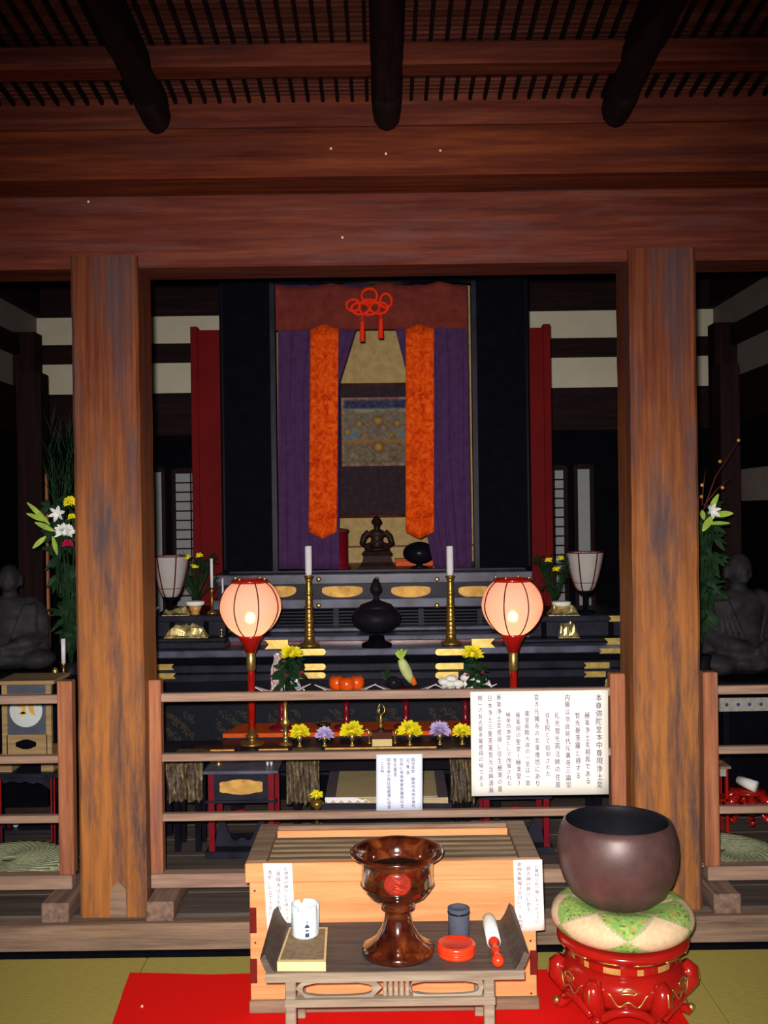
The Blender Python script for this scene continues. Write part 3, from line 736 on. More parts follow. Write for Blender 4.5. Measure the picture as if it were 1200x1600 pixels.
# ================================================================= BRONZE BOWL, CUSHION, STAND
GX, GY = X(966, 1400, 3.25), 3.25
bw = thing('singing_bowl', 'large dark bronze temple bowl gong resting on the green and cream cushion', 'gong', (GX, GY, .335))
ob = [(0, .0), (.07, .002), (.115, .018), (.148, .045), (.170, .085), (.184, .13), (.188, .175), (.184, .215), (.175, .245), (.167, .262), (.160, .266)]
ib = [(.156, .262), (.162, .235), (.170, .18), (.165, .12), (.14, .06), (.09, .025), (0, .015)]
MB().lathe(ob, (GX, GY, .340), 72, caps=False).build('bowl_shell', 'bronze', bw)
MB().lathe([(.160, .266)]+ib, (GX, GY, .340), 72, caps=False).build('bowl_inside', 'bronze_in', bw)
CX = X(972, 1430, 3.25)
def cush_col(u, v):
    w_ = u*6+.18; vv = (v-.5)*1.15+.5
    g_ = (math.floor(w_+vv)+math.floor(w_-vv)) % 2
    q = abs(((w_+vv) % 1)-.5) > .475 or abs(((w_-vv) % 1)-.5) > .475
    if q: return (.45, .42, .25)
    if g_: return (.78, .58, .36)
    rr = random.random()
    return (.60, .32, .12) if rr < .05 else ((.14, .26, .05) if rr < .12 else ((.42, .52, .14) if rr < .4 else (.24, .46, .11)))
prof = []
for k in range(29):
    t_ = -.5*pi+pi*k/28*1.0; prof.append((.152+.068*math.cos(t_), .052+.052*math.sin(t_)))
prof = [(.0, .0)]+[(r_, z_) for r_, z_ in prof]+[(.10, .088), (0, .075)]
def cc(u, v):
    k = v*(len(prof)-1); t_ = max(0, min(1, (k-1)/28)); return cush_col(u, t_)
o = MB().lathe(prof, (CX, GY, .258), 144, colf=cc).build('cushion', 'cloth', None, (CX, GY, .258))
tag(o, 'round green and cream patchwork brocade cushion under the bronze bowl', 'cushion')
sd = thing('gong_stand', 'red lacquer drum stand with gilt trim and curled legs carrying the cushion', 'stand', (CX, GY, .005))
MB().lathe([(0, .25), (.16, .252), (.195, .254), (.203, .246), (.203, .236), (.188, .226), (.170, .214), (.160, .206), (.157, .196), (.160, .184), (.158, .178), (0, .17)], (CX, GY, .003), 64).build('top_ring', 'redlac', sd)
MB().lathe([(0, .16), (.158, .18), (.175, .172), (.190, .150), (.194, .130), (.188, .112), (.180, .095), (.172, .080), (.150, .078), (0, .09)], (CX, GY, .003), 64).build('shoulder', 'redlac', sd)
for k in range(6):
    th = -pi/2+.38+k*pi/3; ca, sa = math.cos(th), math.sin(th)
    mb = MB(); P_ = [(.186, .165), (.200, .145), (.200, .115), (.182, .088), (.168, .062), (.170, .040), (.186, .024), (.200, .017), (.206, .022)]; R_ = [.018, .030, .034, .029, .023, .018, .018, .018, .011]
    mb.tube([(CX+r_*ca, GY+r_*sa, z_+.004) for r_, z_ in P_], R_, 10); lg = mb.build('leg', 'redlac', sd)
    l = MB(); l.tube([(CX+(r_+rr_*.93)*ca, GY+(r_+rr_*.93)*sa, z_+.006) for (r_, z_), rr_ in zip(P_[:5], R_[:5])], .0035, 6); l.build('gilt_line', 'gold', lg)
    l = MB(); l.ball((CX+.206*ca, GY+.206*sa, .030), (.013, .013, .013), 10, 8); l.build('gilt_knob', 'gold', lg)
    # gilt cloud line between the legs
    am = th+pi/6; l = MB(); Q = []
    for i in range(25):
        t_ = i/24; a2 = am+(t_-.5)*.62; zz = .122+.012*math.cos(t_*4*pi)+.010*math.cos(t_*2*pi); r2 = .196
        Q.append((CX+r2*math.cos(a2), GY+r2*math.sin(a2), zz))
    l.tube(Q, .0026, 6)
    Q = [(CX+.1955*math.cos(am+.13*math.sin(2*pi*i/18)), GY+.1955*math.sin(am+.13*math.sin(2*pi*i/18)), .153+.008*math.cos(2*pi*i/18)*(1+.4*math.cos(6*pi*i/18))) for i in range(18)]
    l.tube(Q, .0026, 6, closed=True); l.build('gilt_cloud', 'gold', sd)
    # apron arch
    l = MB(); Q = [(CX+.180*math.cos(am+(i/16-.5)*.86), GY+.180*math.sin(am+(i/16-.5)*.86), .088-.034*abs(i/8-1)**2.2) for i in range(17)]; l.tube(Q, .014, 8); l.build('apron_arch', 'redlac', sd)
for k in range(12):
    a = 2*pi*k/12+.1; l = MB()
    wide = k % 2 == 0; hwid = .16 if wide else .06; m_ = 8
    l.sheet(lambda u, v: (CX+.1625*math.cos(a+(u-.5)*2*hwid), GY+.1625*math.sin(a+(u-.5)*2*hwid), .187+v*.018), m_, 1); l.build('gilt_panel', 'goldleaf', sd)
    l = MB(); l.tube([(CX+.198*math.cos(a+t_), GY+.198*math.sin(a+t_), .232) for t_ in (-.16, -.08, 0, .08, .16)], .0025, 6); l.build('gilt_line', 'gold', sd)

exec_inner = True
# ================================================================= INNER SANCTUM: SHRINE
def zy(py, Y, px=590): return Z(px, py, Y)
def sbox(px0, px1, py_top, py_bot, Y, depth, name, mat, par, b=.0):
    m_ = (py_top+py_bot)/2
    return MB().box(X(px0, m_, Y), X(px1, m_, Y), Y, Y+depth, Z((px0+px1)/2, py_bot, Y), Z((px0+px1)/2, py_top, Y), b).build(name, mat, par)
SHY = 6.0
cxs = X(588, 700, SHY)
L0, L1, R0, R1 = X(345, 700, SHY), X(430, 700, SHY), X(741, 700, SHY), X(829, 700, SHY)
sz0, sz1 = zy(896, 5.86)+.014, 3.1
sh = thing('altar_shrine', 'tall black lacquer shrine cabinet open at the front with curtains inside', 'shrine', (cxs, 6.5, sz0-.012))
L0, L1, R0, R1 = X(345, 700, SHY), X(430, 700, SHY), X(741, 700, SHY), X(829, 700, SHY)
sz0, sz1 = zy(896, 5.86)+.014, 3.1
zl = zy(441, SHY)
MB().box(L0, L1, SHY, SHY+.06, sz0, sz1, .004).build('door_leaf', 'matte_black', sh)
MB().box(R0, R1, SHY, SHY+.06, sz0, sz1, .004).build('door_leaf', 'matte_black', sh)
for a, b_ in ((L0, L1), (R0, R1)):
    for (c, e) in ((a+.012, a+.022), (b_-.022, b_-.012)):
        MB().box(c, e, SHY-.006, SHY, sz0+.01, zl).build('door_bead', 'black', sh)
MB().box(L1-.02, L1+.008, SHY-.02, SHY+.05, sz0, zl).build('jamb', 'navy', sh)
MB().box(R0-.008, R0+.02, SHY-.02, SHY+.05, sz0, zl).build('jamb', 'navy', sh)
MB().box(L0, R1, SHY-.03, SHY+.06, zl, zl+.035, .004).build('lintel', 'navy', sh)
MB().box(L0, R1, SHY-.05, SHY+.06, zl+.035, zl+.085, .006).build('lintel', 'navy', sh)
MB().box(L0, R1, SHY-.02, SHY+.06, zl+.085, sz1, .004).build('head_panel', 'black', sh)
for px in (491, 674):
    x_, z_ = at(px, 421, SHY-.05); MB().ball((x_, SHY-.052, z_), (.013, .006, .013), 12, 6).build('stud', 'gold', sh)
MB().box(L0, L0+.04, SHY+.06, 7.2, sz0-.012, sz1).build('side_wall', 'matte_black', sh)
MB().box(R1-.04, R1, SHY+.06, 7.2, sz0-.012, sz1).build('side_wall', 'matte_black', sh)
MB().box(L0, R1, 7.0, 7.05, sz0, sz1).build('back_panel', 'goldpaper', sh)
MB().box(L0+.04, R1-.04, SHY, 7.2, sz0-.012, sz0, .0).build('shrine_floor', 'navy', sh)
MB().box(L0+.04, R1-.04, 6.85, 6.99, sz0, sz0+.10).build('rear_ledge', 'goldpaper', sh)
MB().box(L0+.04, R1-.04, 6.84, 6.85, sz0+.10, sz0+.112).build('ledge_edge', 'brownwood', sh)
# red boards beside the shrine
for (p0_, p1x, py, lab) in ((300, 345, 516, 'tall dark red board standing beside the shrine, nearer the yellow lilies'), (829, 862, 512, 'tall dark red board standing beside the shrine, on the bowl gong side')):
    Yr = 6.35; r = thing('red_board', lab, 'board', (X((p0_+p1x)/2, 700, Yr), Yr, .1))
    x0, x1 = X(p0_, 700, Yr), X(p1x, 700, Yr); zt = Z(p0_, py, Yr)
    MB().box(x0, x1, Yr, Yr+.05, .077, zt).build('board_face', 'redboard', r)
    e = (x0, x0+.045) if p0_ < 500 else (x1-.045, x1); MB().box(e[0], e[1], Yr-.012, Yr+.06, .077, zt+.02, .003).build('edge_stile', 'redboard', r)

# curtains
def curtain(name, label, cat, fn, nu, nv, mat, loc, th=.004):
    o = MB().sheet(fn, nu, nv, th).build(name, mat, None, loc); tag(o, label, cat); return o
def lerp(a, b, t): return a+(b-a)*t
cY = 6.03
zt, zbv = zy(443, cY), zy(514, cY-.04)
def val(u, v):
    x = lerp(X(431, 480, cY), X(729, 480, cY), u); sag = .022*abs(math.sin(u*pi*3.5))
    return (x, cY-.030+.006*math.sin(u*34)+.004*math.sin(u*13+1), lerp(zbv, zt-sag*1.1, v))
curtain('valance', 'dark russet gauze valance gathered across the top of the shrine opening', 'curtain', val, 110, 8, 'valance', (X(588, 480, cY), cY, zt))
def pcur(side):
    def fn(u, v):
        py = lerp(889, 445, v)
        if side < 0:
            outer = lerp(436, 434, v); e = 530 if py > 600 else lerp(530, 578, (600-py)/155)
        else:
            outer = lerp(737, 730, v); e = (637 if py > 590 else lerp(637, 600, (590-py)/145))+ (0 if py < 700 else (py-700)*.22)
        px = lerp(outer, e, u); Yv = cY-.005+.006*math.sin(u*26+v*2*side)+.003*math.sin(u*61+v*5)
        x, z = at(px, py, cY); return (x, Yv, z)
    return fn
curtain('purple_curtain', 'dark purple curtain tied back on the lily vase side of the shrine opening', 'curtain', pcur(-1), 50, 30, 'purple', (X(480, 700, cY), cY, 1.3))
curtain('purple_curtain', 'dark purple curtain tied back on the bronze bowl side of the shrine opening', 'curtain', pcur(1), 50, 30, 'purple', (X(700, 700, cY), cY, 1.3))
def strip(px0, px1, dx, lab):
    Yv = 5.96; n = 10
    def fn(u, v):
        pk = 9*(1-abs(2*u-1)); py = lerp(831+pk*1.2, 514-pk*.8, v); px = lerp(px0, px1, u)+dx*v
        x, z = at(px, py, Yv); return (x, Yv+.008*math.sin(u*9+1), z)
    curtain('brocade_banner', lab, 'banner', fn, 10, 20, 'brocade', (X((px0+px1)/2, 700, Yv), Yv, 1.5), .006)
strip(482, 526, 3, 'long orange brocade banner in front of the curtain over the dark red canister')
strip(634, 678, 0, 'long orange brocade banner in front of the curtain over the round black vessel')
# knotted cord
kY = 5.962; kr = thing('knotted_cord', 'vermilion cord tied in an ornamental knot with two tassels', 'cord', (X(577, 480, kY), kY, zy(475, kY)))
def cpt(px, py, dy=0): x, z = at(px, py, kY); return (x, kY+dy, z)
def loop(cx_, cy_, rx, ry, ph=0): return [cpt(cx_+rx*math.cos(2*pi*i/22), cy_+ry*math.sin(2*pi*i/22), .006*math.sin(2*pi*i/11+ph)) for i in range(22)]
kb = MB()
for q in ((577, 462, 12, 11, 0), (552, 477, 11, 9, 1), (603, 470, 9, 11, 2), (577, 480, 16, 12, 3), (563, 482, 14, 9, 4), (592, 481, 14, 9, 5)): kb.tube(loop(*q), (.0092), 8, closed=True)
kb.build('knot', 'cord', kr)
for px, a_, b_ in ((566, 500, 534), (595, 496, 529)):
    t = MB(); t.tube([cpt(px-1, 486), cpt(px, 492), cpt(px, a_)], .005, 8); t.tube([cpt(px, a_), cpt(px, a_+3), cpt(px, a_+8), cpt(px, b_)], [.006, .015, .013, .016], 12); t.build('tassel', 'cord', kr)

# scroll painting
pY = 6.80
x0, x1 = X(524, 700, pY), X(652, 700, pY); z0, z1 = zy(806, pY), zy(600, pY)
scr = thing('hanging_scroll', 'hanging scroll with a crowded coloured paradise painting at the back of the shrine', 'scroll', ((x0+x1)/2, pY, z0))
MB().box(x0, x1, pY, pY+.006, z0, z1).build('scroll_mount', 'scroll', scr)
px0, px1 = X(534, 674, pY), X(648, 674, pY); pz0, pz1 = zy(728, pY), zy(621, pY)
def pic(u, v):
    v = v; rn = random.random
    if u < .035 or u > .965 or v < .035 or v > .965: return (.42, .32, .24) if rn() < .6 else (.28, .02, .02)
    if v > .84: return (.03, .04, .12) if rn() < .8 else (.14, .14, .16)
    if abs(v-.80-.05*abs(math.cos(u*5))) < .025: return (.42, .38, .32)
    for (cu, cv, r_) in ((.5, .66, .075), (.24, .62, .055), (.76, .62, .055), (.5, .28, .08), (.08, .50, .05), (.92, .50, .05), (.36, .60, .04), (.64, .60, .04), (.32, .45, .035), (.68, .45, .035)):
        dd = math.hypot(u-cu, (v-cv)*.85)
        if dd < r_*.55: return (.50, .34, .05)
        if dd < r_: return (.30, .06, .05) if rn() < .6 else (.10, .20, .12)
    if .34 < v < .38: return (.40, .20, .07)
    if v < .34: return random.choice(((.18, .06, .04), (.10, .13, .07), (.30, .20, .10), (.34, .30, .24)))
    if v < .52 and (u < .22 or u > .78): return (.16, .23, .27) if rn() < .8 else (.3, .3, .25)
    return random.choice(((.22, .06, .05), (.14, .18, .14), (.34, .27, .18), (.24, .22, .22), (.13, .16, .19), (.4, .3, .1)))
mb = MB(); _pv = [[pic((a+.5)/64, (b+.5)/60) for a in range(64)] for b in range(60)]
def pic2(u, v):
    a, b = min(63, int(u*64)), min(59, int(v*60)); t_ = [0, 0, 0]; n_ = 0
    for da in (-1, 0, 1):
        for db in (-1, 0, 1):
            q_ = _pv[min(59, max(0, b+db))][min(63, max(0, a+da))]; w_ = 3 if not (da or db) else 1; n_ += w_
            for k in range(3): t_[k] += w_*q_[k]
    return tuple(.85*x/n_ for x in t_)
mb = MB(); mb.sheet(lambda u, v: (lerp(px0, px1, u), pY-.0015, lerp(pz0, pz1, v)), 64, 60, 0, pic2, False); mb.build('painting', 'paint', scr)
MB().tube([(x0-.01, pY, z0), (x1+.01, pY, z0)], .011, 10).build('roller', 'brownwood', scr)
MB().tube([(x0-.01, pY, z1), (x1+.01, pY, z1)], .007, 10).build('hanging_rod', 'brownwood', scr)

# things on the shrine floor
FZ = sz0+.0005
def canister():
    x_, Yv = X(528, 870, 6.15), 6.15; r = thing('canister', 'dark red lacquer canister at the foot of the shrine under an orange banner', 'canister', (x_, Yv, FZ)); h = zy(826, Yv)-FZ
    MB().lathe([(0, 0), (.078, 0), (.078, .012), (.066, .018), (.060, .03), (.060, h-.02)], (x_, Yv, FZ), 28).build('canister_body', 'redstem', r)
    MB().lathe([(.060, h-.02), (.066, h-.015), (.070, h-.008), (.060, h), (.02, h+.006), (0, h+.006)], (x_, Yv, FZ), 28).build('lid', 'brownwood', r)
canister()
# round black vessel on stem
x_, Yv = X(655, 870, 6.12), 6.12; bv = thing('black_vessel', 'round glossy black vessel on a short stem near the cream ink-marked card', 'vessel', (x_, Yv, FZ))
vz = FZ+.088
MB().ball((x_, Yv, vz), (.096, .096, .066), 32, 18).build('vessel_body', 'black', bv)
MB().lathe([(0, 0), (.05, 0), (.05, .008), (.02, .016), (.014, .04), (.02, vz-FZ-.055)], (x_, Yv, FZ), 20).build('stem', 'black', bv)
x_, z_ = at(688, 888, 6.12); cdx = thing('label_card', 'small slanting cream card with a ring of ink at the foot of the shrine', 'card', (x_, 6.11, FZ))
za = zy(878, 6.1)
MB().prism([(X(677, 888, 6.1), FZ), (X(700, 888, 6.1), FZ), (X(698, 888, 6.1), za-.025), (X(679, 888, 6.1), za)], 6.10, 6.106).build('card_face', 'cream', cdx)
mb = MB(); cz0 = zy(886, 6.1); mb.tube([(X(685, 886, 6.1)+.010*math.cos(2*pi*i/16), 6.098, cz0+.010*math.sin(2*pi*i/16)) for i in range(16)], .003, 6, closed=True); mb.build('ink_ring', 'inkdark', cdx)
ob_ = thing('orange_box', 'low orange box lying behind the round black vessel', 'box', (X(660, 885, 6.3), 6.3, FZ))
MB().box(X(618, 885, 6.3), X(677, 885, 6.3), 6.3, 6.42, FZ, zy(877, 6.3)-.0, .004).build('box_body', 'orange', ob_)
MB().box(X(617, 885, 6.3), X(678, 885, 6.3), 6.295, 6.425, zy(877, 6.3), zy(877, 6.3)+.012, .003).build('lid', 'orange', ob_)

# seated figures: one continuous body each
def seated(s, robe=True):
    """seated robed figure facing -y, base at origin, sitting height about 1 (times s)"""
    m = MB(); q = lambda a, r: m.ball(tuple(v*s for v in a), tuple(v*s for v in r), 24, 16)
    q((0, 0, .10), (.34, .26, .11)); q((-.25, -.10, .09), (.17, .16, .09)); q((.25, -.10, .09), (.17, .16, .09)); q((0, -.16, .10), (.20, .12, .07))
    q((0, .02, .30), (.19, .14, .22)); q((0, .03, .48), (.225, .14, .15)); q((-.17, .03, .53), (.09, .10, .09)); q((.17, .03, .53), (.09, .10, .09))
    for sg in (-1, 1):
        m.tube([(sg*.20*s, .03*s, .53*s), (sg*.265*s, .0, .40*s), (sg*.27*s, -.03*s, .28*s), (sg*.19*s, -.14*s, .22*s), (sg*.07*s, -.21*s, .21*s), (sg*.03*s, -.23*s, .20*s)], [.085*s, .082*s, .085*s, .075*s, .045*s, .030*s], 16)
        m.tube([(sg*.27*s, -.02*s, .30*s), (sg*.29*s, -.05*s, .16*s), (sg*.30*s, -.08*s, .05*s)], [.07*s, .07*s, .06*s], 12)
        for k in range(4): m.tube([(sg*(.03+k*.008)*s, -.225*s, (.215-k*.012)*s), (-sg*.02*s, -.255*s, (.205-k*.012)*s)], [.012*s, .008*s], 8)
        q((sg*.098, .035, .745), (.016, .028, .055))
        q((sg*.035, -.062, .765), (.022, .012, .009))
        q((sg*.038, -.060, .79), (.028, .012, .007))
        q((sg*.045, -.045, .725), (.03, .03, .03))
        for k in range(5):
            m.tube([(sg*(.16+.02*k)*s, -.11*s+.012*k*s, .55*s), (sg*(.10+.035*k)*s, (-.145+.01*k)*s, .38*s), (sg*(.05+.05*k)*s, (-.18+.012*k)*s, .22*s)], .015*s, 6)
    m.tube([(0, .03*s, .58*s), (0, .02*s, .68*s)], [.065*s, .06*s], 16)
    q((0, .02, .765), (.092, .105, .125)); q((0, -.075, .745), (.014, .022, .030)); q((0, -.078, .715), (.026, .012, .009)); q((0, -.055, .685), (.035, .03, .022))
    for k in range(7): m.tube([((-.26+.02*k)*s, (-.16-.008*k)*s, (.08+.018*k)*s), (0, (-.26)*s, (.06+.012*k)*s), ((.26-.02*k)*s, (-.16-.008*k)*s, (.08+.018*k)*s)], .014*s, 6)
    return m
def move(m, loc, rz):
    c, s_ = math.cos(rz), math.sin(rz); m.v = [(loc[0]+x*c-y*s_, loc[1]+x*s_+y*c, loc[2]+z) for x, y, z in m.v]; return m
# small figure in the shrine
x_, Yv = X(589, 850, 6.1), 6.1; pz = zy(861, Yv)-FZ
sf = thing('small_figure', 'small dark seated figure on a tapered pedestal in the middle of the shrine', 'figurine', (x_, Yv, FZ))
s_ = (zy(804, Yv)-zy(860, Yv))/.89
hf = zy(804, Yv)-zy(860, Yv); m_ = MB(); q = lambda a, r: m_.ball(tuple(v*hf for v in a), tuple(v*hf for v in r), 20, 14)
q((0, .0, .07), (.36, .26, .08)); q((0, .02, .22), (.19, .15, .20)); q((0, .02, .50), (.24, .14, .14)); q((0, .02, .36), (.17, .13, .20))
q((0, 0, .84), (.125, .135, .155)); q((0, .0, .97), (.05, .06, .05)); m_.tube([(0, .02*hf, .58*hf), (0, .01*hf, .74*hf)], .085*hf, 12)
for sg in (-1, 1):
    m_.tube([(sg*.22*hf, .02*hf, .56*hf), (sg*.36*hf, .0, .42*hf), (sg*.41*hf, -.02*hf, .24*hf), (sg*.30*hf, -.10*hf, .16*hf), (sg*.10*hf, -.20*hf, .26*hf), (0, -.22*hf, .30*hf)], [.085*hf, .09*hf, .09*hf, .075*hf, .05*hf, .04*hf], 12)
    q((sg*.13, .02, .83), (.02, .03, .05)); q((sg*.045, -.12, .87), (.03, .015, .012))
q((0, -.135, .83), (.018, .02, .035)); q((0, -.13, .78), (.03, .015, .01))
move(m_, (x_, Yv, FZ+pz-.004), 0).build('figure_body', 'statue_d', sf, remesh=.0032)
pdl = MB()
def frus(w0, w1, za, zb_):
    pdl.add([(x_-w0, Yv-w0*.8, FZ+za), (x_+w0, Yv-w0*.8, FZ+za), (x_+w0, Yv+w0*.8, FZ+za), (x_-w0, Yv+w0*.8, FZ+za), (x_-w1, Yv-w1*.8, FZ+zb_), (x_+w1, Yv-w1*.8, FZ+zb_), (x_+w1, Yv+w1*.8, FZ+zb_), (x_-w1, Yv+w1*.8, FZ+zb_)], [(0, 3, 2, 1), (4, 5, 6, 7), (0, 1, 5, 4), (1, 2, 6, 5), (2, 3, 7, 6), (3, 0, 4, 7)])
frus(.112, .106, 0, .016); frus(.104, .088, .016, .040); frus(.088, .078, .040, pz-.025); frus(.084, .090, pz-.025, pz-.014); frus(.088, .080, pz-.014, pz)
pdl.build('pedestal', 'statue_d', sf)

# ================================================================= SHRINE BASE AND ALTAR TIERS
ab = thing('altar_platform', 'stepped black lacquer altar platform with gilt fittings below the shrine', 'altar', (cxs, 5.8, .08))
def band(px0, px1, y0, y1, Y, dep, mat, nm='moulding', b=.005): return sbox(px0, px1, y0, y1, Y, dep, nm, mat, ab, b)
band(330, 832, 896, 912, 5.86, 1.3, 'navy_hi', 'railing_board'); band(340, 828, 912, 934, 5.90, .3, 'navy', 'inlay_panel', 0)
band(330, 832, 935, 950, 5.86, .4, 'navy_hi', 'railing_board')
band(350, 820, 950, 980, 5.92, .3, 'matte_black', 'grille_panel', 0)
for px in (525, 658, 430, 750): band(px-4, px+4, 951, 978, 5.90, .02, 'navy', 'grille_post', 0)
for k in range(5): band(380, 800, 954+k*5, 956+k*5, 5.91, .02, 'navy', 'grille_bar', 0)
band(345, 830, 980, 986, 5.80, .3, 'navy_hi'); band(345, 830, 986, 993, 5.84, .3, 'matte_black', 'riser', 0)
band(350, 828, 993, 1001, 5.62, .5, 'navy_hi'); band(360, 820, 1001, 1014, 5.66, .3, 'redstem', 'riser', 0)
# wide altar block
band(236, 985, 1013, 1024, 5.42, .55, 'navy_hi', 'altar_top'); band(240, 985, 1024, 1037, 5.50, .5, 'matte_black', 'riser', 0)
band(236, 985, 1036, 1048, 5.44, .5, 'navy'); band(236, 985, 1050, 1062, 5.40, .5, 'navy'); band(238, 985, 1061, 1092, 5.42, .5, 'black', 'body_panel', 0)
# body with painted lotus panels
def lotus(u, v):
    k = u*9; c_ = abs((k % 1)-.5); 
    if c_ < .30 and .25 < v < .85 and abs(math.sin(k*9+v*14))*random.random() > .42: return random.choice(((.045, .038, .024), (.036, .040, .034), (.06, .032, .02)))
    return (.012, .014, .022)
xq0, xq1 = X(238, 1125, 5.30), X(985, 1125, 5.30); mb = MB()
mb.sheet(lambda u, v: (lerp(xq0, xq1, u), 5.30, lerp(zy(1210, 5.3), zy(1088, 5.3), v)), 320, 44, .06, lotus, False); mb.build('painted_panel', 'painted', ab)
MB().box(xq0, xq1, 5.36, 5.40, .078, zy(1090, 5.4)).build('core', 'matte_black', ab)
# side tiers
for a, b_, sgn in ((234, 352, -1), (815, 985, 1)):
    band(a, b_, 962, 972, 5.58, .6, 'navy', 'side_shelf'); band(a, b_, 972, 998, 5.66, .5, 'navy', 'side_panel', 0)
    band(a, b_, 998, 1004, 5.52, .55, 'navy', 'side_shelf'); band(a, b_, 1004, 1014, 5.46, .6, 'navy', 'side_shelf')
    for px in (a+35, b_-30): band(px-4, px+4, 972, 998, 5.65, .02, 'matte_black', 'side_post', 0)
# studs, gold inlays, fittings
for px, py in ((404, 905), (498, 905), (589, 905), (683, 905), (774, 905), (498, 946), (683, 946), (589, 916)):
    x_, z_ = at(px, py, 5.86); MB().ball((x_, 5.856, z_), (.015, .008, .015), 12, 6).build('stud', 'gold', ab)
for a, b_ in ((412, 463), (503, 567), (611, 673), (716, 768)):
    cxp = (a+b_)/2; x_, z_ = at(cxp, 923, 5.9); rx = (X(b_, 923, 5.9)-X(a, 923, 5.9))/2; rz = .037; poly = []
    for k in range(28):
        t_ = 2*pi*k/28; poly.append((x_+rx*math.copysign(abs(math.cos(t_))**.9, math.cos(t_)), z_+(rz*math.sin(t_) if math.sin(t_) < 0 else rz*.72*abs(math.sin(t_))**.35)))
    MB().prism(poly, 5.893, 5.90).build('gilt_inlay', 'goldleaf', ab)
def fitting(a, b_, y0, y1, Y, tip):
    xa_, xb_ = X(a, (y0+y1)/2, Y), X(b_, (y0+y1)/2, Y); za, zb_ = Z(a, y1, Y), Z(a, y0, Y); h_ = (zb_-za)
    if tip == 'round_r': poly = [(xa_, za), (xb_-h_*.5, za)]+[(xb_-h_*.5+h_*.5*math.sin(t_), za+h_/2-h_/2*math.cos(t_)) for t_ in (.5, 1.0, 1.57, 2.1, 2.6)]+[(xb_-h_*.5, zb_), (xa_, zb_)]
    elif tip == 'round_l': poly = [(xb_, zb_), (xa_+h_*.5, zb_)]+[(xa_+h_*.5-h_*.5*math.sin(t_), za+h_/2+h_/2*math.cos(t_)) for t_ in (.5, 1.0, 1.57, 2.1, 2.6)]+[(xa_+h_*.5, za), (xb_, za)]
    elif tip == 'notch_l': poly = [(xa_, za), (xb_, za), (xb_, zb_), (xa_, zb_), (xa_+h_*.45, za+h_/2)]
    else: poly = [(xa_, za), (xb_, za), (xb_-h_*.45, za+h_/2), (xb_, zb_), (xa_, zb_)]
    MB().prism(poly, Y-.007, Y+.002).build('gilt_fitting', 'gold', ab)
for q in ((467, 509, 1014, 1024, 5.42, 'round_r'), (476, 509, 1037, 1047, 5.44, 'round_r'), (468, 509, 1051, 1060, 5.40, 'round_r'), (680, 724, 1014, 1024, 5.42, 'round_l'), (680, 724, 1036, 1046, 5.44, 'round_l'), (680, 716, 1050, 1060, 5.40, 'round_l'),
          (414, 450, 1000, 1014, 5.41, 'notch_l'), (737, 773, 998, 1012, 5.41, 'notch_r'), (235, 272, 1038, 1047, 5.44, 'notch_r'), (242, 275, 1052, 1061, 5.40, 'notch_r'), (234, 243, 1001, 1017, 5.42, 'notch_r'),
          (912, 952, 1035, 1044, 5.44, 'notch_l'), (912, 946, 1049, 1058, 5.40, 'notch_l'), (944, 975, 997, 1010, 5.46, 'notch_l'), (936, 975, 1013, 1021, 5.42, 'notch_l'), (951, 976, 962, 971, 5.58, 'notch_l')): fitting(*q)

AZ = zy(1013, 5.42)                      # altar top
# candlesticks
def candlestick(px, lab):
    Yv = 5.55; x_ = X(px, 950, Yv); z0 = AZ; zc = Z(px, 899, Yv)
    r = thing('candlestick', lab, 'candlestick', (x_, Yv, z0)); h = zc-z0
    pr_ = [(0, 0), (.055, 0), (.052, .012), (.030, .02), (.026, .05)]
    for k in range(13):
        t_ = .05+(h-.06)*(k/13); e = 1-.45*k/13
        pr_ += [(.022*e+.004, t_+.004), (.034*e if k % 3 == 0 else .028*e, t_+.012), (.020*e+.004, t_+.020)]
    pr_ += [(.012, h-.03), (.024, h-.012), (.028, h-.004), (.010, h), (0, h)]
    MB().lathe(pr_, (x_, Yv, z0), 24).build('brass_stem', 'brass', r)
    c = MB().lathe([(0, 0), (.0165, 0), (.0185, .02), (.019, Z(px, 853, Yv)-zc-.005), (.014, Z(px, 853, Yv)-zc), (0, Z(px, 853, Yv)-zc)], (x_, Yv, zc+.0005), 20).build('candle', 'wax', None, (x_, Yv, zc))
    tag(c, 'white candle on the brass candlestick '+('below the canister' if px < 600 else 'below the cream card'), 'candle')
candlestick(483, 'tall ringed brass candlestick on the altar in front of the dark red canister'); candlestick(704, 'tall ringed brass candlestick on the altar near the black vessel')
# dark round censer with lid
x_, Yv = X(588, 960, 5.50), 5.50
cs = thing('lidded_censer', 'large dark round censer with a knobbed lid in the middle of the altar', 'censer', (x_, Yv, AZ)); zc0 = zy(966, Yv)
MB().lathe([(0, 0), (.08, 0), (.08, .015), (.045, .03), (.04, .055)], (x_, Yv, AZ), 28).build('foot', 'matte_black', cs)
MB().ball((x_, Yv, zc0), (.132, .132, .082), 36, 20).build('censer_body', 'bronze_in', cs)
zt_ = zy(902, Yv)
MB().lathe([(.10, 0), (.08, .022), (.03, .04), (.014, .05), (.014, .07), (.028, .085), (.034, .10), (.03, .115), (.012, zt_-zc0-.06), (0, zt_-zc0-.055)], (x_, Yv, zc0+.052), 28).build('lid', 'bronze_in', cs)

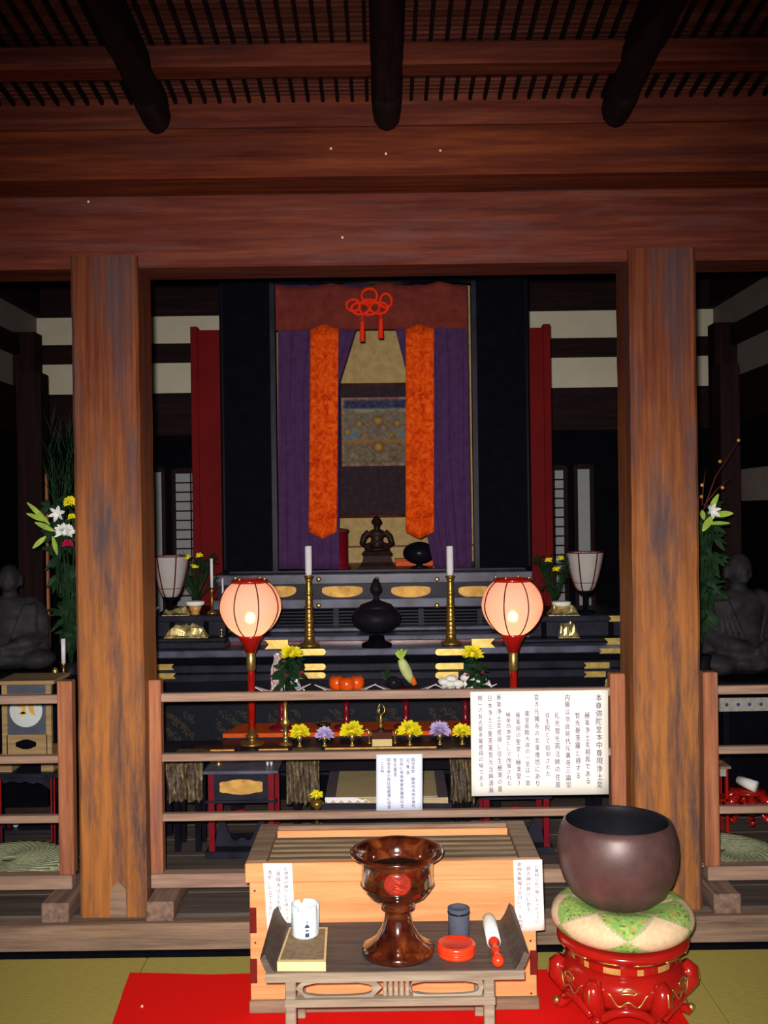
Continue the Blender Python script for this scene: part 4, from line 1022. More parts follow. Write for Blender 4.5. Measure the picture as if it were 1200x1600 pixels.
# ================================================================= LANTERNS
def round_lantern(px, py, lab):
    Yv = 4.86; x_ = X(px, py, Yv); zc = Z(px, py, Yv); rr = 48.5*Yv/F
    zb0 = .4985
    r = thing('round_lantern', lab, 'lantern', (x_, Yv, zb0))
    pr_ = []; n = 22
    for k in range(n+1):
        t_ = pi*(.10+.78*k/n) if False else lerp(.13*pi, .835*pi, k/n)
        zz = -rr*.95*math.cos(t_); ra = rr*math.sin(t_)**.80; ra *= 1-.22*max(0, -zz/rr)**1.3
        pr_.append((ra, zz))
    MB().lathe(pr_, (x_, Yv, zc), 48, caps=False).build('silk_shade', 'silk', r); shd = [k for k in bpy.data.objects if k.parent == r and k.name.startswith('silk_shade')][0]
    for k in range(8):
        a = 2*pi*(k+.5)/8; mb = MB(); mb.tube([(x_+(q+.002)*math.cos(a), Yv+(q+.002)*math.sin(a), zc+z) for q, z in pr_], .0030, 6); mb.build('rib', 'ribred', shd)
    zt2, zb2_ = pr_[-1][1], pr_[0][1]
    MB().lathe([(pr_[-1][0]-.012, 0), (pr_[-1][0]+.004, -.004), (pr_[-1][0]+.004, .012), (pr_[-1][0]-.008, .014), (pr_[-1][0]-.012, 0)], (x_, Yv, zc+zt2), 40, caps=False).build('top_ring', 'redlac', r)
    for k in range(4):
        a = pi/4+k*pi/2+.3; mb = MB(); mb.ball((x_+pr_[-1][0]*math.cos(a), Yv+pr_[-1][0]*math.sin(a), zc+zt2+.018), (.006, .006, .009), 8, 6); mb.build('ring_stud', 'gold', r)
    zc1 = Z(px, 1019, Yv)-zc
    rb0 = pr_[0][0]
    MB().lathe([(rb0-.006, zb2_-.001), (rb0+.003, zb2_-.001), (rb0+.001, zb2_-.012), (rb0*.75, zb2_*.6+zc1*.4), (.026, zc1), (0, zc1)][::-1], (x_, Yv, zc), 36).build('holder_cup', 'redlac', r)
    zg = Z(px, 1047, Yv); MB().lathe([(.019, 0), (.0215, .003), (.0215, zc+zc1-zg-.003), (.019, zc+zc1-zg)], (x_, Yv, zg), 24).build('gilt_collar', 'gold', r)
    MB().lathe([(.0165, 0), (.0165, zg-zb0-.06)], (x_, Yv, zb0+.06), 20).build('pole', 'redlac', r)
    MB().lathe([(0, 0), (.055, 0), (.058, .006), (.050, .012), (.022, .018), (.018, .030), (.030, .038), (.030, .044), (.019, .05), (.019, .075), (0, .075)], (x_, Yv, zb0), 32).build('base', 'brass', r)
    MB().lathe([(0, 0), (.016, .004), (.020, .02), (.017, .036), (0, .046)], (x_, Yv, zc-.060), 20).build('bulb', 'bulb', r)
round_lantern(391, 950, 'lit round lantern of pink silk on a red pole in front of the red board')
round_lantern(801, 948, 'lit round lantern of pink silk on a red pole behind the large handwritten notice')
def cup_lantern(px, ptop, pbot, lab):
    Yv = 5.72; x_ = X(px, 900, Yv); z1 = Z(px, ptop, Yv); z0 = Z(px, pbot, Yv); zb0 = Z(293 if px < 600 else 900, 962, 5.58); h = z1-z0
    r = thing('paper_lantern', lab, 'lantern', (x_, Yv, zb0)); pr_ = [(lerp(.036, .103, (k/10)**.62)*(1-.05*max(0, k/10-.75)), h*k/10) for k in range(11)]
    MB().lathe(pr_, (x_, Yv, z0), 36, caps=False).build('paper_shade', 'silkgrey', r); shd = [k for k in bpy.data.objects if k.parent == r and k.name.startswith('paper_shade')][0]
    for k in range(6):
        a = 2*pi*k/6; mb = MB(); mb.tube([(x_+(q+.002)*math.cos(a), Yv+(q+.002)*math.sin(a), z0+z) for q, z in pr_], .004, 6); mb.build('rib', 'ribred', shd)
    for zz, q in ((h, .104), (h*.22, .068)):
        mb = MB(); mb.tube([(x_+q*math.cos(2*pi*i/30), Yv+q*math.sin(2*pi*i/30), z0+zz) for i in range(30)], .0035 if zz == h else .0018, 6, closed=True); mb.build('hoop', 'ribred', shd)
    MB().lathe([(0, 0), (.06, 0), (.05, .012), (.014, .02), (.014, z0-zb0-.03), (.05, z0-zb0), (.03, z0-zb0+.004)], (x_, Yv, zb0), 20).build('stem', 'matte_black', r)
cup_lantern(266, 869, 933, 'unlit grey paper lantern tapering downwards, beside the worn pillar near the lilies'); cup_lantern(914, 863, 923, 'unlit grey paper lantern tapering downwards, beside the pillar by the bronze bowl')

SZ = Z(293, 962, 5.58); SZr = Z(900, 962, 5.58)
# thin candle and holder near the red board
x_, Yv = X(331, 920, 5.66), 5.66
r = thing('slim_candlestick', 'slim brass candlestick beside the dark pine sprig', 'candlestick', (x_, Yv, SZ)); h = Z(331, 918, Yv)-SZ
MB().lathe([(0, 0), (.03, 0), (.028, .01), (.008, .02), (.006, h-.03), (.012, h-.02), (.006, h), (0, h)], (x_, Yv, SZ), 16).build('brass_stem', 'brass', r)
c = MB().lathe([(0, 0), (.0075, 0), (.008, Z(331, 873, Yv)-SZ-h), (0, Z(331, 873, Yv)-SZ-h+.002)], (x_, Yv, SZ+h), 12).build('candle', 'wax', None, (x_, Yv, SZ+h)); tag(c, 'slim white candle next to the dark pine sprig', 'candle')
x_ = X(347, 918, 5.6); c = MB().lathe([(0, 0), (.012, 0), (.006, .03), (.005, Z(347, 904, 5.6)-SZ), (0, Z(347, 904, 5.6)-SZ)], (x_, 5.62, SZ), 10).build('small_candle', 'wax', None, (x_, 5.62, SZ)); tag(c, 'thin pinkish candle just behind the round lantern near the red board', 'candle')
# rice cups
def rice_cup(px, py, z0, lab):
    Yv = 5.66; x_ = X(px, py, Yv); r = thing('offering_cup', lab, 'cup', (x_, Yv, z0))
    MB().lathe([(0, 0), (.024, 0), (.020, .012), (.028, .02), (.036, .045), (0, .045)], (x_, Yv, z0), 24).build('cup_base', 'goldleaf', r)
    MB().lathe([(.034, .045), (.050, .052), (.052, .068), (.040, .072), (0, .074)], (x_, Yv, z0), 24).build('white_top', 'white', r)
rice_cup(305, 942, SZ, 'white topped gilt offering cup on the shelf beside the slim candle'); rice_cup(877, 936, SZr, 'white topped gilt offering cup on the shelf beneath the unlit lantern by the bronze bowl')
def crumple(px0, px1, py0, py1, Y, z0, lab, mat='goldcloth', seed=1, name='gold_cloth', d=.05):
    rn = random.Random(seed); x0, x1 = X(px0, py1, Y), X(px1, py1, Y); h = Z(px0, py0, Y)-Z(px0, py1, Y)
    hs = [[max(0, rn.uniform(.25, 1)) for _ in range(9)] for _ in range(5)]
    def fn(u, v):
        i = min(7, int(u*8)); j = min(3, int(v*4)); fu, fv = u*8-i, v*4-j
        a = hs[j][i]*(1-fu)*(1-fv)+hs[j][i+1]*fu*(1-fv)+hs[j+1][i]*(1-fu)*fv+hs[j+1][i+1]*fu*fv
        ed = min(1, 6*min(u, 1-u, v+.05, 1-v)); return (lerp(x0, x1, u), Y+d*(v*2-1), z0+.001+h*a*ed)
    mb = MB(); mb.sheet(fn, 16, 10, 0, None, False); n_ = len(mb.v)
    mb.prismz([(x0, Y-d), (x1, Y-d), (x1, Y+d), (x0, Y+d)], z0, z0+.003)
    o = mb.build(name, mat, None, ((x0+x1)/2, Y, z0)); tag(o, lab, 'cloth'); return o
crumple(256, 298, 948, 963, 5.64, SZ, 'crumpled gold cloth on the upper shelf under the grey lantern', seed=2)
crumple(855, 903, 944, 961, 5.64, SZr, 'crumpled gold cloth under the lantern on the shelf nearer the bronze bowl', seed=4)
SZ2 = Z(290, 998, 5.52)
crumple(258, 326, 974, 998, 5.585, SZ2, 'bright folded gold brocade on the shelf below the grey lantern', seed=6, d=.03)
crumple(872, 904, 968, 998, 5.585, Z(890, 998, 5.52), 'pointed piece of folded gold brocade on the lower side shelf', seed=8, d=.03)
crumple(942, 976, 1046, 1075, 5.33, Z(960, 1085, 5.30), 'white and gold brocade bundle beside the pillar above the notice', 'goldcloth', 9, 'brocade_bundle', .03)
x_, z_ = at(346, 985, 5.6); tag(MB().lathe([(0, 0), (.013, 0), (.013, .004), (.004, .010), (.004, .028), (.012, .038), (0, .044)], (x_, 5.60, SZ2), 14).build('small_bell', 'gold', None, (x_, 5.6, SZ2)), 'tiny bright metal bell on the shelf beside the folded gold brocade', 'bell')
x_, Yv = X(240, 942, 5.66), 5.66; o = MB().lathe([(0, 0), (.012, 0), (.008, .015), (.030, .040), (.026, .042), (0, .025)], (x_, Yv, SZ), 18).build('white_dish', 'white', None, (x_, Yv, SZ)); tag(o, 'small white dish tucked against the worn pillar below the grey lantern', 'dish')

# ================================================================= PLANTS
def leaf(mb, p, d, L, wd, droop=.2, n=6):
    p, d = Vector(p), Vector(d).normalized(); s = d.cross(Vector((0, 1, .3))).normalized()
    if s.length < .1: s = Vector((1, 0, 0))
    vs = []
    for i in range(n+1):
        t_ = i/n; w_ = wd*math.sin(pi*(t_*.92+.04))**.8; c_ = p+d*L*t_+Vector((0, 0, -droop*L*t_*t_)); vs += [c_-s*w_, c_+Vector((0, .2*w_, -.3*w_)), c_+s*w_]
    mb.add(vs, [(3*i+k, 3*i+k+1, 3*i+k+4, 3*i+k+3) for i in range(n) for k in (0, 1)], True)
def mum(c, r, mat, par, flat=.7, n=90, name='flower_head'):
    mb = MB(); c = Vector(c); mb.ball(tuple(c), (r*.45, r*.45, r*.4), 10, 6)
    for k in range(n):
        a = random.uniform(0, 2*pi); e = random.uniform(-.35, 1)
        d = Vector((math.cos(a)*math.cos(e*1.3), math.sin(a)*math.cos(e*1.3), math.sin(e*1.3)*flat)); L = r*random.uniform(.75, 1.05)
        leaf(mb, c+d*r*.15, d, L, r*.15, .12, 3)
    return mb.build(name, mat, par)
def lily(c, d, r, mat, par):
    mb = MB(); d = Vector(d).normalized(); a = d.cross(Vector((0, 0, 1))).normalized(); b_ = d.cross(a)
    for k in range(6):
        t_ = 2*pi*k/6+.3; e = (d*.7+a*math.cos(t_)+b_*math.sin(t_)).normalized(); leaf(mb, c, e, r, r*.20, .1, 6)
    mb.tube([c, tuple(Vector(c)+d*r*.5)], .003, 5)
    return mb.build('lily_bloom', mat, par)
# pine and yellow sprigs on side shelves
def sprig(px, py0, py1, z0, Y, lab):
    x_ = X(px, py0, Y); top = Z(px, py1, Y); r = thing('pine_arrangement', lab, 'plant', (x_, Y, z0))
    MB().lathe([(0, 0), (.022, 0), (.026, .02), (.016, .05), (.022, .07), (0, .07)], (x_, Y, z0), 18).build('vase', 'brass', r)
    nb = MB(); rn = random
    for k in range(26):
        a = rn.uniform(0, 2*pi); L = rn.uniform(.4, 1); e = Vector((x_+.12*math.cos(a)*L, Y+.05*math.sin(a), lerp(z0+.09, top, rn.uniform(.25, 1)))); nb.tube([(x_, Y, z0+.06), tuple(e)], .0022, 5)
        for j in range(16):
            b2 = rn.uniform(0, 2*pi); nb.tube([tuple(e), (e.x+.035*math.cos(b2), e.y+.02*rn.uniform(-1, 1), e.z+.035*math.sin(b2))], .0012, 3)
    nb.build('needles', 'dkgreen', r)
    for dx, dz in ((-.035, .0), (.03, .01), (.005, -.05)): mum((x_+dx, Y-.05, top+dz-.01), .022, 'yellow', r, n=26)
sprig(306, 935, 868, SZ, 5.74, 'dark pine sprig with small yellow blooms beside the slim candle'); sprig(866, 930, 872, SZr, 5.74, 'dark pine sprig with small yellow blooms beside the grey lantern by the pillar')
# lily vases in the side bays
def big_vase(x_, Y, z0, z1, lab, leftside):
    r = thing('lily_vase', lab, 'flower arrangement', (x_, Y, z0)); hz = z0+.30
    MB().lathe([(0, 0), (.07, 0), (.06, .02), (.035, .05), (.06, .12), (.075, .18), (.05, .25), (.06, .30), (0, .29)], (x_, Y, z0), 28).build('vase', 'bronze_in', r)
    st_, lv, pl = MB(), MB(), MB(); rn = random
    for k in range(34):
        a = rn.uniform(-1, 1); e = (x_+a*.09, Y+rn.uniform(-.1, .1), rn.uniform(hz+.1, z1-.1)); st_.tube([(x_, Y, hz-.05), ((x_*2+e[0])/3, Y, (hz+e[2])/2), e], .003, 5)
        for j in range(5): leaf(lv, e, (rn.uniform(-1, 1), rn.uniform(-.6, .3), rn.uniform(-.8, .8)), rn.uniform(.05, .10), .012, .3)
    st_.build('stems', 'dkgreen', r); lv.build('foliage', 'dkgreen', r)
    return r, pl
lx = X(108, 850, 5.22)
r, pl = big_vase(lx, 5.22, .55, Z(100, 740, 5.0), 'lilies and chrysanthemums with feathery grass half hidden by the worn pillar', 1)
fg = MB()
for k in range(90):
    px, py = random.uniform(74, 118), random.uniform(660, 800); x_, z_ = at(px, py, 5.02); fg.tube([(x_, 5.02, z_), (x_+random.uniform(-.05, .03), 5.02, z_+random.uniform(.05, .13))], [.0022, .0007], 4)
for k in range(8):
    x_, z_ = at(80+k*5, random.uniform(660, 740), 5.03); fg.tube([(lx, 5.02, 1.2), ((lx+x_)/2, 5.02, (1.3+z_)/2), (x_, 5.03, z_)], [.004, .003, .001], 5)
tag(fg.build('feathery_grass', 'dkgreen', r), kind='stuff')
l2 = MB()
for (a, b_, L, w_) in (((78, 820), (-.85, -.1, .95), .155, .013), ((72, 815), (-.9, -.1, .45), .10, .012), ((85, 830), (-.5, -.2, .3), .10, .014), ((72, 838), (-.8, -.2, -.7), .08, .012), ((82, 838), (.3, -.2, -.9), .09, .012)):
    x_, z_ = at(a[0], a[1], 4.93); leaf(l2, (x_, 4.93, z_), b_, L, w_, .05)
l2.build('lily_bud', 'ltgreen', r)
x_, z_ = at(90, 803, 4.9); lily((x_, 4.9, z_), (.1, -1, .2), .048, 'white', r)
x_, z_ = at(101, 831, 4.88); mum((x_, 4.88, z_), .045, 'white', r, 1.0)
x_, z_ = at(110, 785, 4.9); mum((x_, 4.9, z_), .032, 'yellow', r, 1.0); x_, z_ = at(112, 808, 4.9); mum((x_, 4.9, z_), .018, 'yellow', r, 1.0)
x_, z_ = at(106, 850, 4.9); mum((x_, 4.9, z_), .025, 'carmine', r, .8)
rx = X(1090, 850, 5.14)
r, pl = big_vase(rx, 5.14, .55, Z(1100, 760, 5.0), 'open pale lily and bare budding twigs by the pillar behind the bronze bowl', -1)
x_, z_ = at(1112, 798, 4.9); lily((x_, 4.9, z_), (.2, -1, .1), .045, 'white', r)
l2 = MB()
for (a, d_, L, w_) in (((1108, 800), (.45, -.1, .95), .10, .014), ((1112, 805), (.95, -.1, .12), .10, .016), ((1103, 818), (.9, -.1, .05), .11, .009), ((1098, 830), (.4, -.1, .7), .09, .018), ((1100, 812), (-.2, -.1, .8), .05, .012)):
    x_, z_ = at(a[0], a[1], 4.92); leaf(l2, (x_, 4.92, z_), d_, L, w_, .05)
l2.build('lily_bud', 'ltgreen', r)
tw = MB(); bd_ = MB()
for pts in (((1098, 800), (1118, 745), (1153, 690)), ((1100, 790), (1120, 765), (1142, 745)), ((1097, 790), (1099, 760), (1102, 735))):
    P_ = [at(px, py, 4.95) for px, py in pts]; tw.tube([(a, 4.95, b_) for a, b_ in P_], [.004, .003, .0015], 6)
for px, py in ((1154, 688), (1125, 721), (1129, 762), (1097, 758), (1096, 776)):
    x_, z_ = at(px, py, 4.945); bd_.ball((x_, 4.945, z_), (.009, .007, .009), 8, 6)
tw.build('twig', 'brownwood', r); bd_.build('bud', 'goldleaf', r)

# ================================================================= ORANGE TABLE, FRONT DESK AND OFFERINGS
OT = thing('orange_table', 'long low table with an orange lacquer top in front of the altar', 'table', (X(560, 1135, 5.05), 5.1, .08)); oz = .521
ox0, ox1 = X(348, 1143, 5.0), X(792, 1143, 5.0)
MB().prismz([(ox0, 5.0), (ox1, 5.0), (ox1-.05, 5.24), (ox0+.06, 5.24)], oz-.02, oz).build('table_top', 'orange', OT)
MB().box(ox0+.02, ox1-.02, 5.02, 5.22, oz-.09, oz-.02).build('apron', 'navy', OT)
for xx in (ox0+.03, ox1-.07):
    for yv in (5.03, 5.18): MB().box(xx, xx+.04, yv, yv+.04, .1, oz-.09).build('leg', 'black', OT)
dz = .495; dx0, dx1 = X(240, 1168, 4.74), X(952, 1168, 4.74)
DK = thing('front_desk', 'long black lacquer desk carrying the flower cups and the round lanterns', 'desk', ((dx0+dx1)/2, 4.85, .08))
MB().box(dx0, dx1, 4.74, 4.985, dz-.022, dz, .003).build('desk_top', 'navy', DK)
MB().box(dx0+.02, dx1-.02, 4.76, 4.775, dz-.10, dz-.022).build('apron', 'black', DK)
for xx in (dx0+.03, dx1-.07):
    for yv in (4.78, 4.93): MB().box(xx, xx+.04, yv, yv+.04, .1, dz-.10).build('leg', 'black', DK)
dz += .0035
def tray(a, b_, lab, hh=.012, edge='goldleaf', body='brownwood'):
    x0, x1 = X(a, 1165, 4.752), X(b_, 1165, 4.752); r = thing('low_tray', lab, 'tray', ((x0+x1)/2, 4.80, dz-.0035))
    MB().box(x0, x1, 4.755, 4.845, dz-.0035, dz+.0, .0).build('tray_base', body, r)
    MB().box(x0, x1, 4.751, 4.755, dz-.0035, dz+hh, .0).build('tray_edge', edge, r); return r
tray(508, 682, 'long brown tray with gilt edge under the middle flower cups', .004)
tray(300, 366, 'short gilt edged tray beside the red pole of the lantern near the red board', .003); tray(404, 450, 'short gilt edged tray beside the tall brass flower vase', .003)
# chrysanthemum cups
for px, py, rad, mat, lab in ((468, 1144, .036, 'yellow', 'yellow chrysanthemum cup beside the tall brass vase'), (507, 1148, .034, 'mauve', 'pale mauve chrysanthemum cup beneath the shallow black dish by the vase'), (550, 1142, .044, 'yellow', 'full yellow chrysanthemum cup below the orange fruit'),
                         (640, 1141, .044, 'yellow', 'full yellow chrysanthemum cup below the radish'), (687, 1141, .038, 'mauve', 'spiky mauve chrysanthemum cup in front of the second black dish'), (722, 1143, .034, 'yellow', 'yellow chrysanthemum cup half behind the large notice')):
    Yv = 4.80; x_, z_ = at(px, py, Yv); z0 = dz+.0005; r = thing('flower_cup', lab, 'flower cup', (x_, Yv, z0), 'chrysanthemum cups on the front desk')
    MB().lathe([(0, 0), (.013, 0), (.012, .006), (.005, .012), (.006, .022), (.012, .034), (.014, z_-z0-.012), (0, z_-z0-.012)], (x_, Yv, z0), 16).build('brass_cup', 'gold', r)
    mum((x_, Yv, z_), rad*1.22, mat, r, .75, 130)
# black dishes on stems
for px, lab in ((505, 'shallow black dish with gilt centre behind the mauve flowers by the vase'), (683, 'shallow black dish with gilt centre behind the spiky mauve flowers')):
    Yv = 4.93; x_ = X(px, 1134, Yv); z1_ = Z(px, 1130, Yv); z0 = dz-.0035; r = thing('stemmed_dish', lab, 'dish', (x_, Yv, z0)); h = z1_-z0
    MB().lathe([(0, 0), (.022, 0), (.008, .008), (.007, h-.025), (.034, h-.006), (.036, h), (.030, h-.002), (0, h-.012)], (x_, Yv, z0), 22).build('dish_body', 'black', r)
    MB().lathe([(0, .006), (.018, .002), (.02, 0)], (x_, Yv, z0+h-.008), 16).build('gilt_centre', 'gold', r)
# takatsuki pedestals
def pedestal(px, lab, rad=.115):
    Yv = 5.10; x_ = X(px, 1100, Yv); z1_ = Z(px, 1079, Yv); h = z1_-oz; r = thing('offering_stand', lab, 'stand', (x_, Yv, oz))
    MB().lathe([(0, 0), (.062, 0), (.060, .008), (.030, .018), (.016, .035), (.013, .07), (.018, .085), (.013, .10), (.016, h-.035), (.05, h-.022), (rad, h-.006), (rad, h), (rad-.01, h-.003), (0, h-.008)], (x_, Yv, oz), 40).build('stand_body', 'redstem', r)
    pm = MB(); zz = oz+h+.0005
    for s1 in (-1, 1):
        pm.add([(x_+s1*.045, Yv-.03, zz), (x_+s1*.150, Yv-.07, zz+.040), (x_+s1*.060, Yv-.095, zz+.001), (x_+s1*.045, Yv-.03, zz+.003), (x_+s1*.149, Yv-.068, zz+.043), (x_+s1*.060, Yv-.093, zz+.004)], [(0, 1, 2), (3, 5, 4), (0, 3, 4, 1), (1, 4, 5, 2), (0, 2, 5, 3)])
    pm.build('folded_paper', 'wax', r)
    return x_, Yv, zz
x_, Yv, zz = pedestal(541, 'red offering stand holding three orange fruits')
fr = None
for k, (dx, dy, lab) in enumerate(((-.046, .012, 'glossy orange red fruit on the red stand, the one on the vase side'), (.004, -.030, 'bright orange fruit in front on the red stand'), (.052, .012, 'glossy orange red fruit on the red stand, the one on the radish side'))):
    r = thing('orange_fruit', lab, 'fruit', (x_+dx, Yv+dy, zz), 'orange fruits on the offering stand')
    mb = MB(); mb.lathe([(0, .004), (.018, .0), (.034, .012), (.040, .034), (.036, .056), (.022, .070), (.006, .066), (0, .064)], (x_+dx, Yv+dy, zz), 24); mb.build('fruit_body', 'tomato', r)
    lf = MB(); 
    for q in range(5): leaf(lf, (x_+dx, Yv+dy, zz+.067), (math.cos(q*1.257), math.sin(q*1.257), .2), .016, .004, .3, 3)
    lf.build('calyx', 'green', r)
x_, Yv, zz = pedestal(634, 'red offering stand holding a radish, carrot and aubergine')
def veg(name, lab, p0_, p1x, radii, mat, tip=None):
    P_ = [Vector((p0_[0], Yv-.02, p0_[1])).lerp(Vector((p1x[0], Yv-.02, p1x[1])), i/(len(radii)-1)) for i in range(len(radii))]
    r = thing(name, lab, 'vegetable', (p1x[0], Yv-.02, zz)); mb = MB(); mb.tube(P_, radii, 16); mb.build(name+'_root', mat, r)
    if tip:
        lf = MB()
        for k in range(14): leaf(lf, tuple(P_[0]), (random.uniform(-.6, .6), random.uniform(-.4, .4), 1), random.uniform(.04, .075), .009, .2, 4)
        lf.build('leaf_top', tip, r)
veg('radish', 'upright pale green and white radish leaning on the red stand', at(626, 1030, 5.08), at(643, 1066, 5.08), [.016, .024, .027, .026, .020, .012], 'daikon', 'ltgreen')
veg('carrot', 'orange carrot lying beside the radish', at(640, 1058, 5.02), at(649, 1073, 5.02), [.010, .017, .016, .012], 'carrot')
veg('aubergine', 'dark aubergine lying beside the radish', at(604, 1064, 5.08), at(630, 1070, 5.08), [.014, .030, .033, .024, .008], 'aubergine', 'dkgreen')
x_, Yv, zz = pedestal(727, 'red offering stand holding white wrapped mushrooms')
mb = MB(); r = thing('mushroom_bunch', 'bunch of white mushrooms heaped on the red stand near the notice', 'mushrooms', (x_, Yv, zz))
for k in range(16):
    a, b_ = random.uniform(-.11, .055), random.uniform(-.03, .03); h = random.uniform(.015, .05)*(1-abs(a+.02)*4 if abs(a+.02) < .2 else .2)+.02+max(0, a+.02)*.5
    mb.ball((x_+a, Yv+b_, zz+h), (.028, .022, .018), 12, 8); mb.tube([(x_+a, Yv+b_, zz+.002), (x_+a, Yv+b_, zz+h)], .009, 8)
mb.build('mushroom', 'white', r)
o = crumple(750, 770, 1053, 1076, 5.06, zz, 'crumpled white paper packet at the end of the red stand', 'wax', 21, 'paper_packet', .03)
x_, Yv, zz = pedestal(440, 'red offering stand holding wrapped sweets, behind the tall brass vase')
for (a, b_, c, e, mat, lab) in ((421, 447, 1022, 1076, 'candy', 'bag of pink and white wrapped sweets standing on the red stand'), (452, 470, 1052, 1076, 'candyblue', 'small blue and white wrapped sweet beside the green vase leaves')):
    x0, x1 = X(a, c, 5.08), X(b_, c, 5.08); h = Z(a, c, 5.08)-zz; rn = random.Random(a)
    r = thing('sweet_bag', lab, 'sweets', ((x0+x1)/2, 5.08, zz))
    def cf(u, v): return rn.choice(((.75, .70, .70), (.70, .12, .10), (.70, .62, .62), (.45, .52, .62), (.72, .55, .50))) if mat == 'candy' else rn.choice(((.35, .45, .68), (.65, .70, .78)))
    mb = MB(); mb.sheet(lambda u, v: (lerp(x0, x1, u*(1-.35*v)+.25*v+.06*math.sin(v*9)), 5.06-.03*math.sin(pi*u)*(1-v*.6)+.006*math.sin(u*31+v*17), zz+h*v), 12, 14, .02, cf, False); mb.build('bag_body', 'paint', r)
    MB().tube([(lerp(x0, x1, .5), 5.06, zz+h*.97), (lerp(x0, x1, .52), 5.05, zz+h*1.04)], [.006, .012], 8).build('twisted_top', 'wax', r)
# tall brass vases with chrysanthemum
def tall_vase(px, pyb, lab):
    Yv = 4.86; x_ = X(px, 1130, Yv); z0 = dz-.0035; zt_ = Z(px, 1085, Yv); h = zt_-z0; r = thing('brass_vase', lab, 'flower arrangement', (x_, Yv, z0))
    MB().lathe([(0, 0), (.034, 0), (.030, .006), (.012, .014), (.010, .03), (.018, .036), (.010, .042), (.009, h*.35), (.022, h*.40), (.024, h*.46), (.012, h*.52), (.009, h*.75), (.013, h*.9), (.022, h), (0, h-.004)], (x_, Yv, z0), 24).build('vase_body', 'gold', r)
    lv = MB(); st_ = MB(); cx_, cz_ = at(pyb[0], pyb[1], Yv)
    for k in range(46):
        t_ = random.random(); p = (lerp(x_, cx_, t_)+random.uniform(-.03, .03), Yv+random.uniform(-.03, .03), lerp(zt_, cz_-.02, t_)); leaf(lv, p, (random.uniform(-1, 1), random.uniform(-.8, .3), random.uniform(-.3, .9)), random.uniform(.04, .075), .014, .4, 4)
    for k in range(6): st_.tube([(x_, Yv, zt_-.01), (x_+random.uniform(-.03, .03), Yv, (zt_+cz_)/2), (cx_+random.uniform(-.02, .02), Yv, cz_)], .003, 5)
    lv.build('foliage', 'dkgreen', r); st_.build('stems', 'dkgreen', r); mum((cx_, Yv-.02, cz_), .048, 'yellow', r, .6, 90)
    for dx, dz_, m_ in ((.06, -.09, 'carmine'), (.03, -.13, 'white'), (-.03, -.10, 'carmine')): mum((cx_+dx*.8, Yv-.03, cz_+dz_), .012, m_, r, 1, 14, 'small_bloom')
tall_vase(446, (456, 1020), 'tall slim brass vase of leaves topped by a yellow chrysanthemum, in front of the sweets'); tall_vase(752, (737, 1020), 'brass vase of leaves topped by a yellow chrysanthemum, behind the large notice')
# vajra bell stand and label box in the middle
Yv = 4.90; x_ = X(595, 1120, Yv); z0 = dz-.0035
r = thing('altar_bell', 'gilt pronged altar bell behind the brown label box', 'bell', (x_, Yv, z0)); zt_ = Z(595, 1100, Yv); h = zt_-z0
MB().lathe([(0, 0), (.032, 0), (.030, .02), (.022, .05), (.014, .062), (0, .064)], (x_, Yv, z0), 22).build('bell_body', 'black', r)
MB().lathe([(.007, .06), (.010, .075), (.006, .09), (.011, .10), (.006, .115), (.008, h-.05)], (x_, Yv, z0), 14).build('grip', 'gold', r)
for k in range(3):
    a = k*pi*2/3+.2; ca, sa = math.cos(a), math.sin(a); mb = MB(); mb.tube([(x_+q*ca, Yv+q*sa, z0+h-.05+z) for q, z in ((.004, 0), (.018, .012), (.020, .028), (.006, .05))], [.004, .004, .0035, .002], 6); mb.build('prong', 'gold', r)
Yv = 4.80; x0, x1 = X(581, 1155, Yv), X(613, 1155, Yv); z0 = dz
r = thing('label_box', 'small brown box with a cream front label in the middle of the front desk', 'box', ((x0+x1)/2, Yv, z0)); zt_ = Z(597, 1143, Yv)
MB().box(x0, x1, Yv-.02, Yv+.04, z0, zt_, .002).build('box_body', 'brownwood', r); MB().box(x0+.002, x1-.002, Yv-.0215, Yv-.0195, z0+.002, z0+(zt_-z0)*.52).build('paper_label', 'cream', r)
for px, lab in ((577, 'small gilt ornament on the vase side of the label box'), (617, 'small gilt ornament on the notice side of the label box')):
    x_ = X(px, 1145, 4.84); s1 = 1 if px > 595 else -1; r = MB(); z0 = dz-.0035; zt_ = Z(px, 1139, 4.84); r.tube([(x_, 4.86, z0), (x_, 4.86, z0+(zt_-z0)*.6), (x_+s1*.010, 4.86, zt_-.004)], [.006, .005, .008], 8); r.ball((x_, 4.86, z0+.004), (.012, .012, .004), 12, 6); r.ball((x_+s1*.012, 4.855, zt_-.006), (.010, .006, .006), 8, 6)
    tag(r.build('gilt_ornament', 'gold', None, (x_, 4.86, z0)), lab, 'ornament')

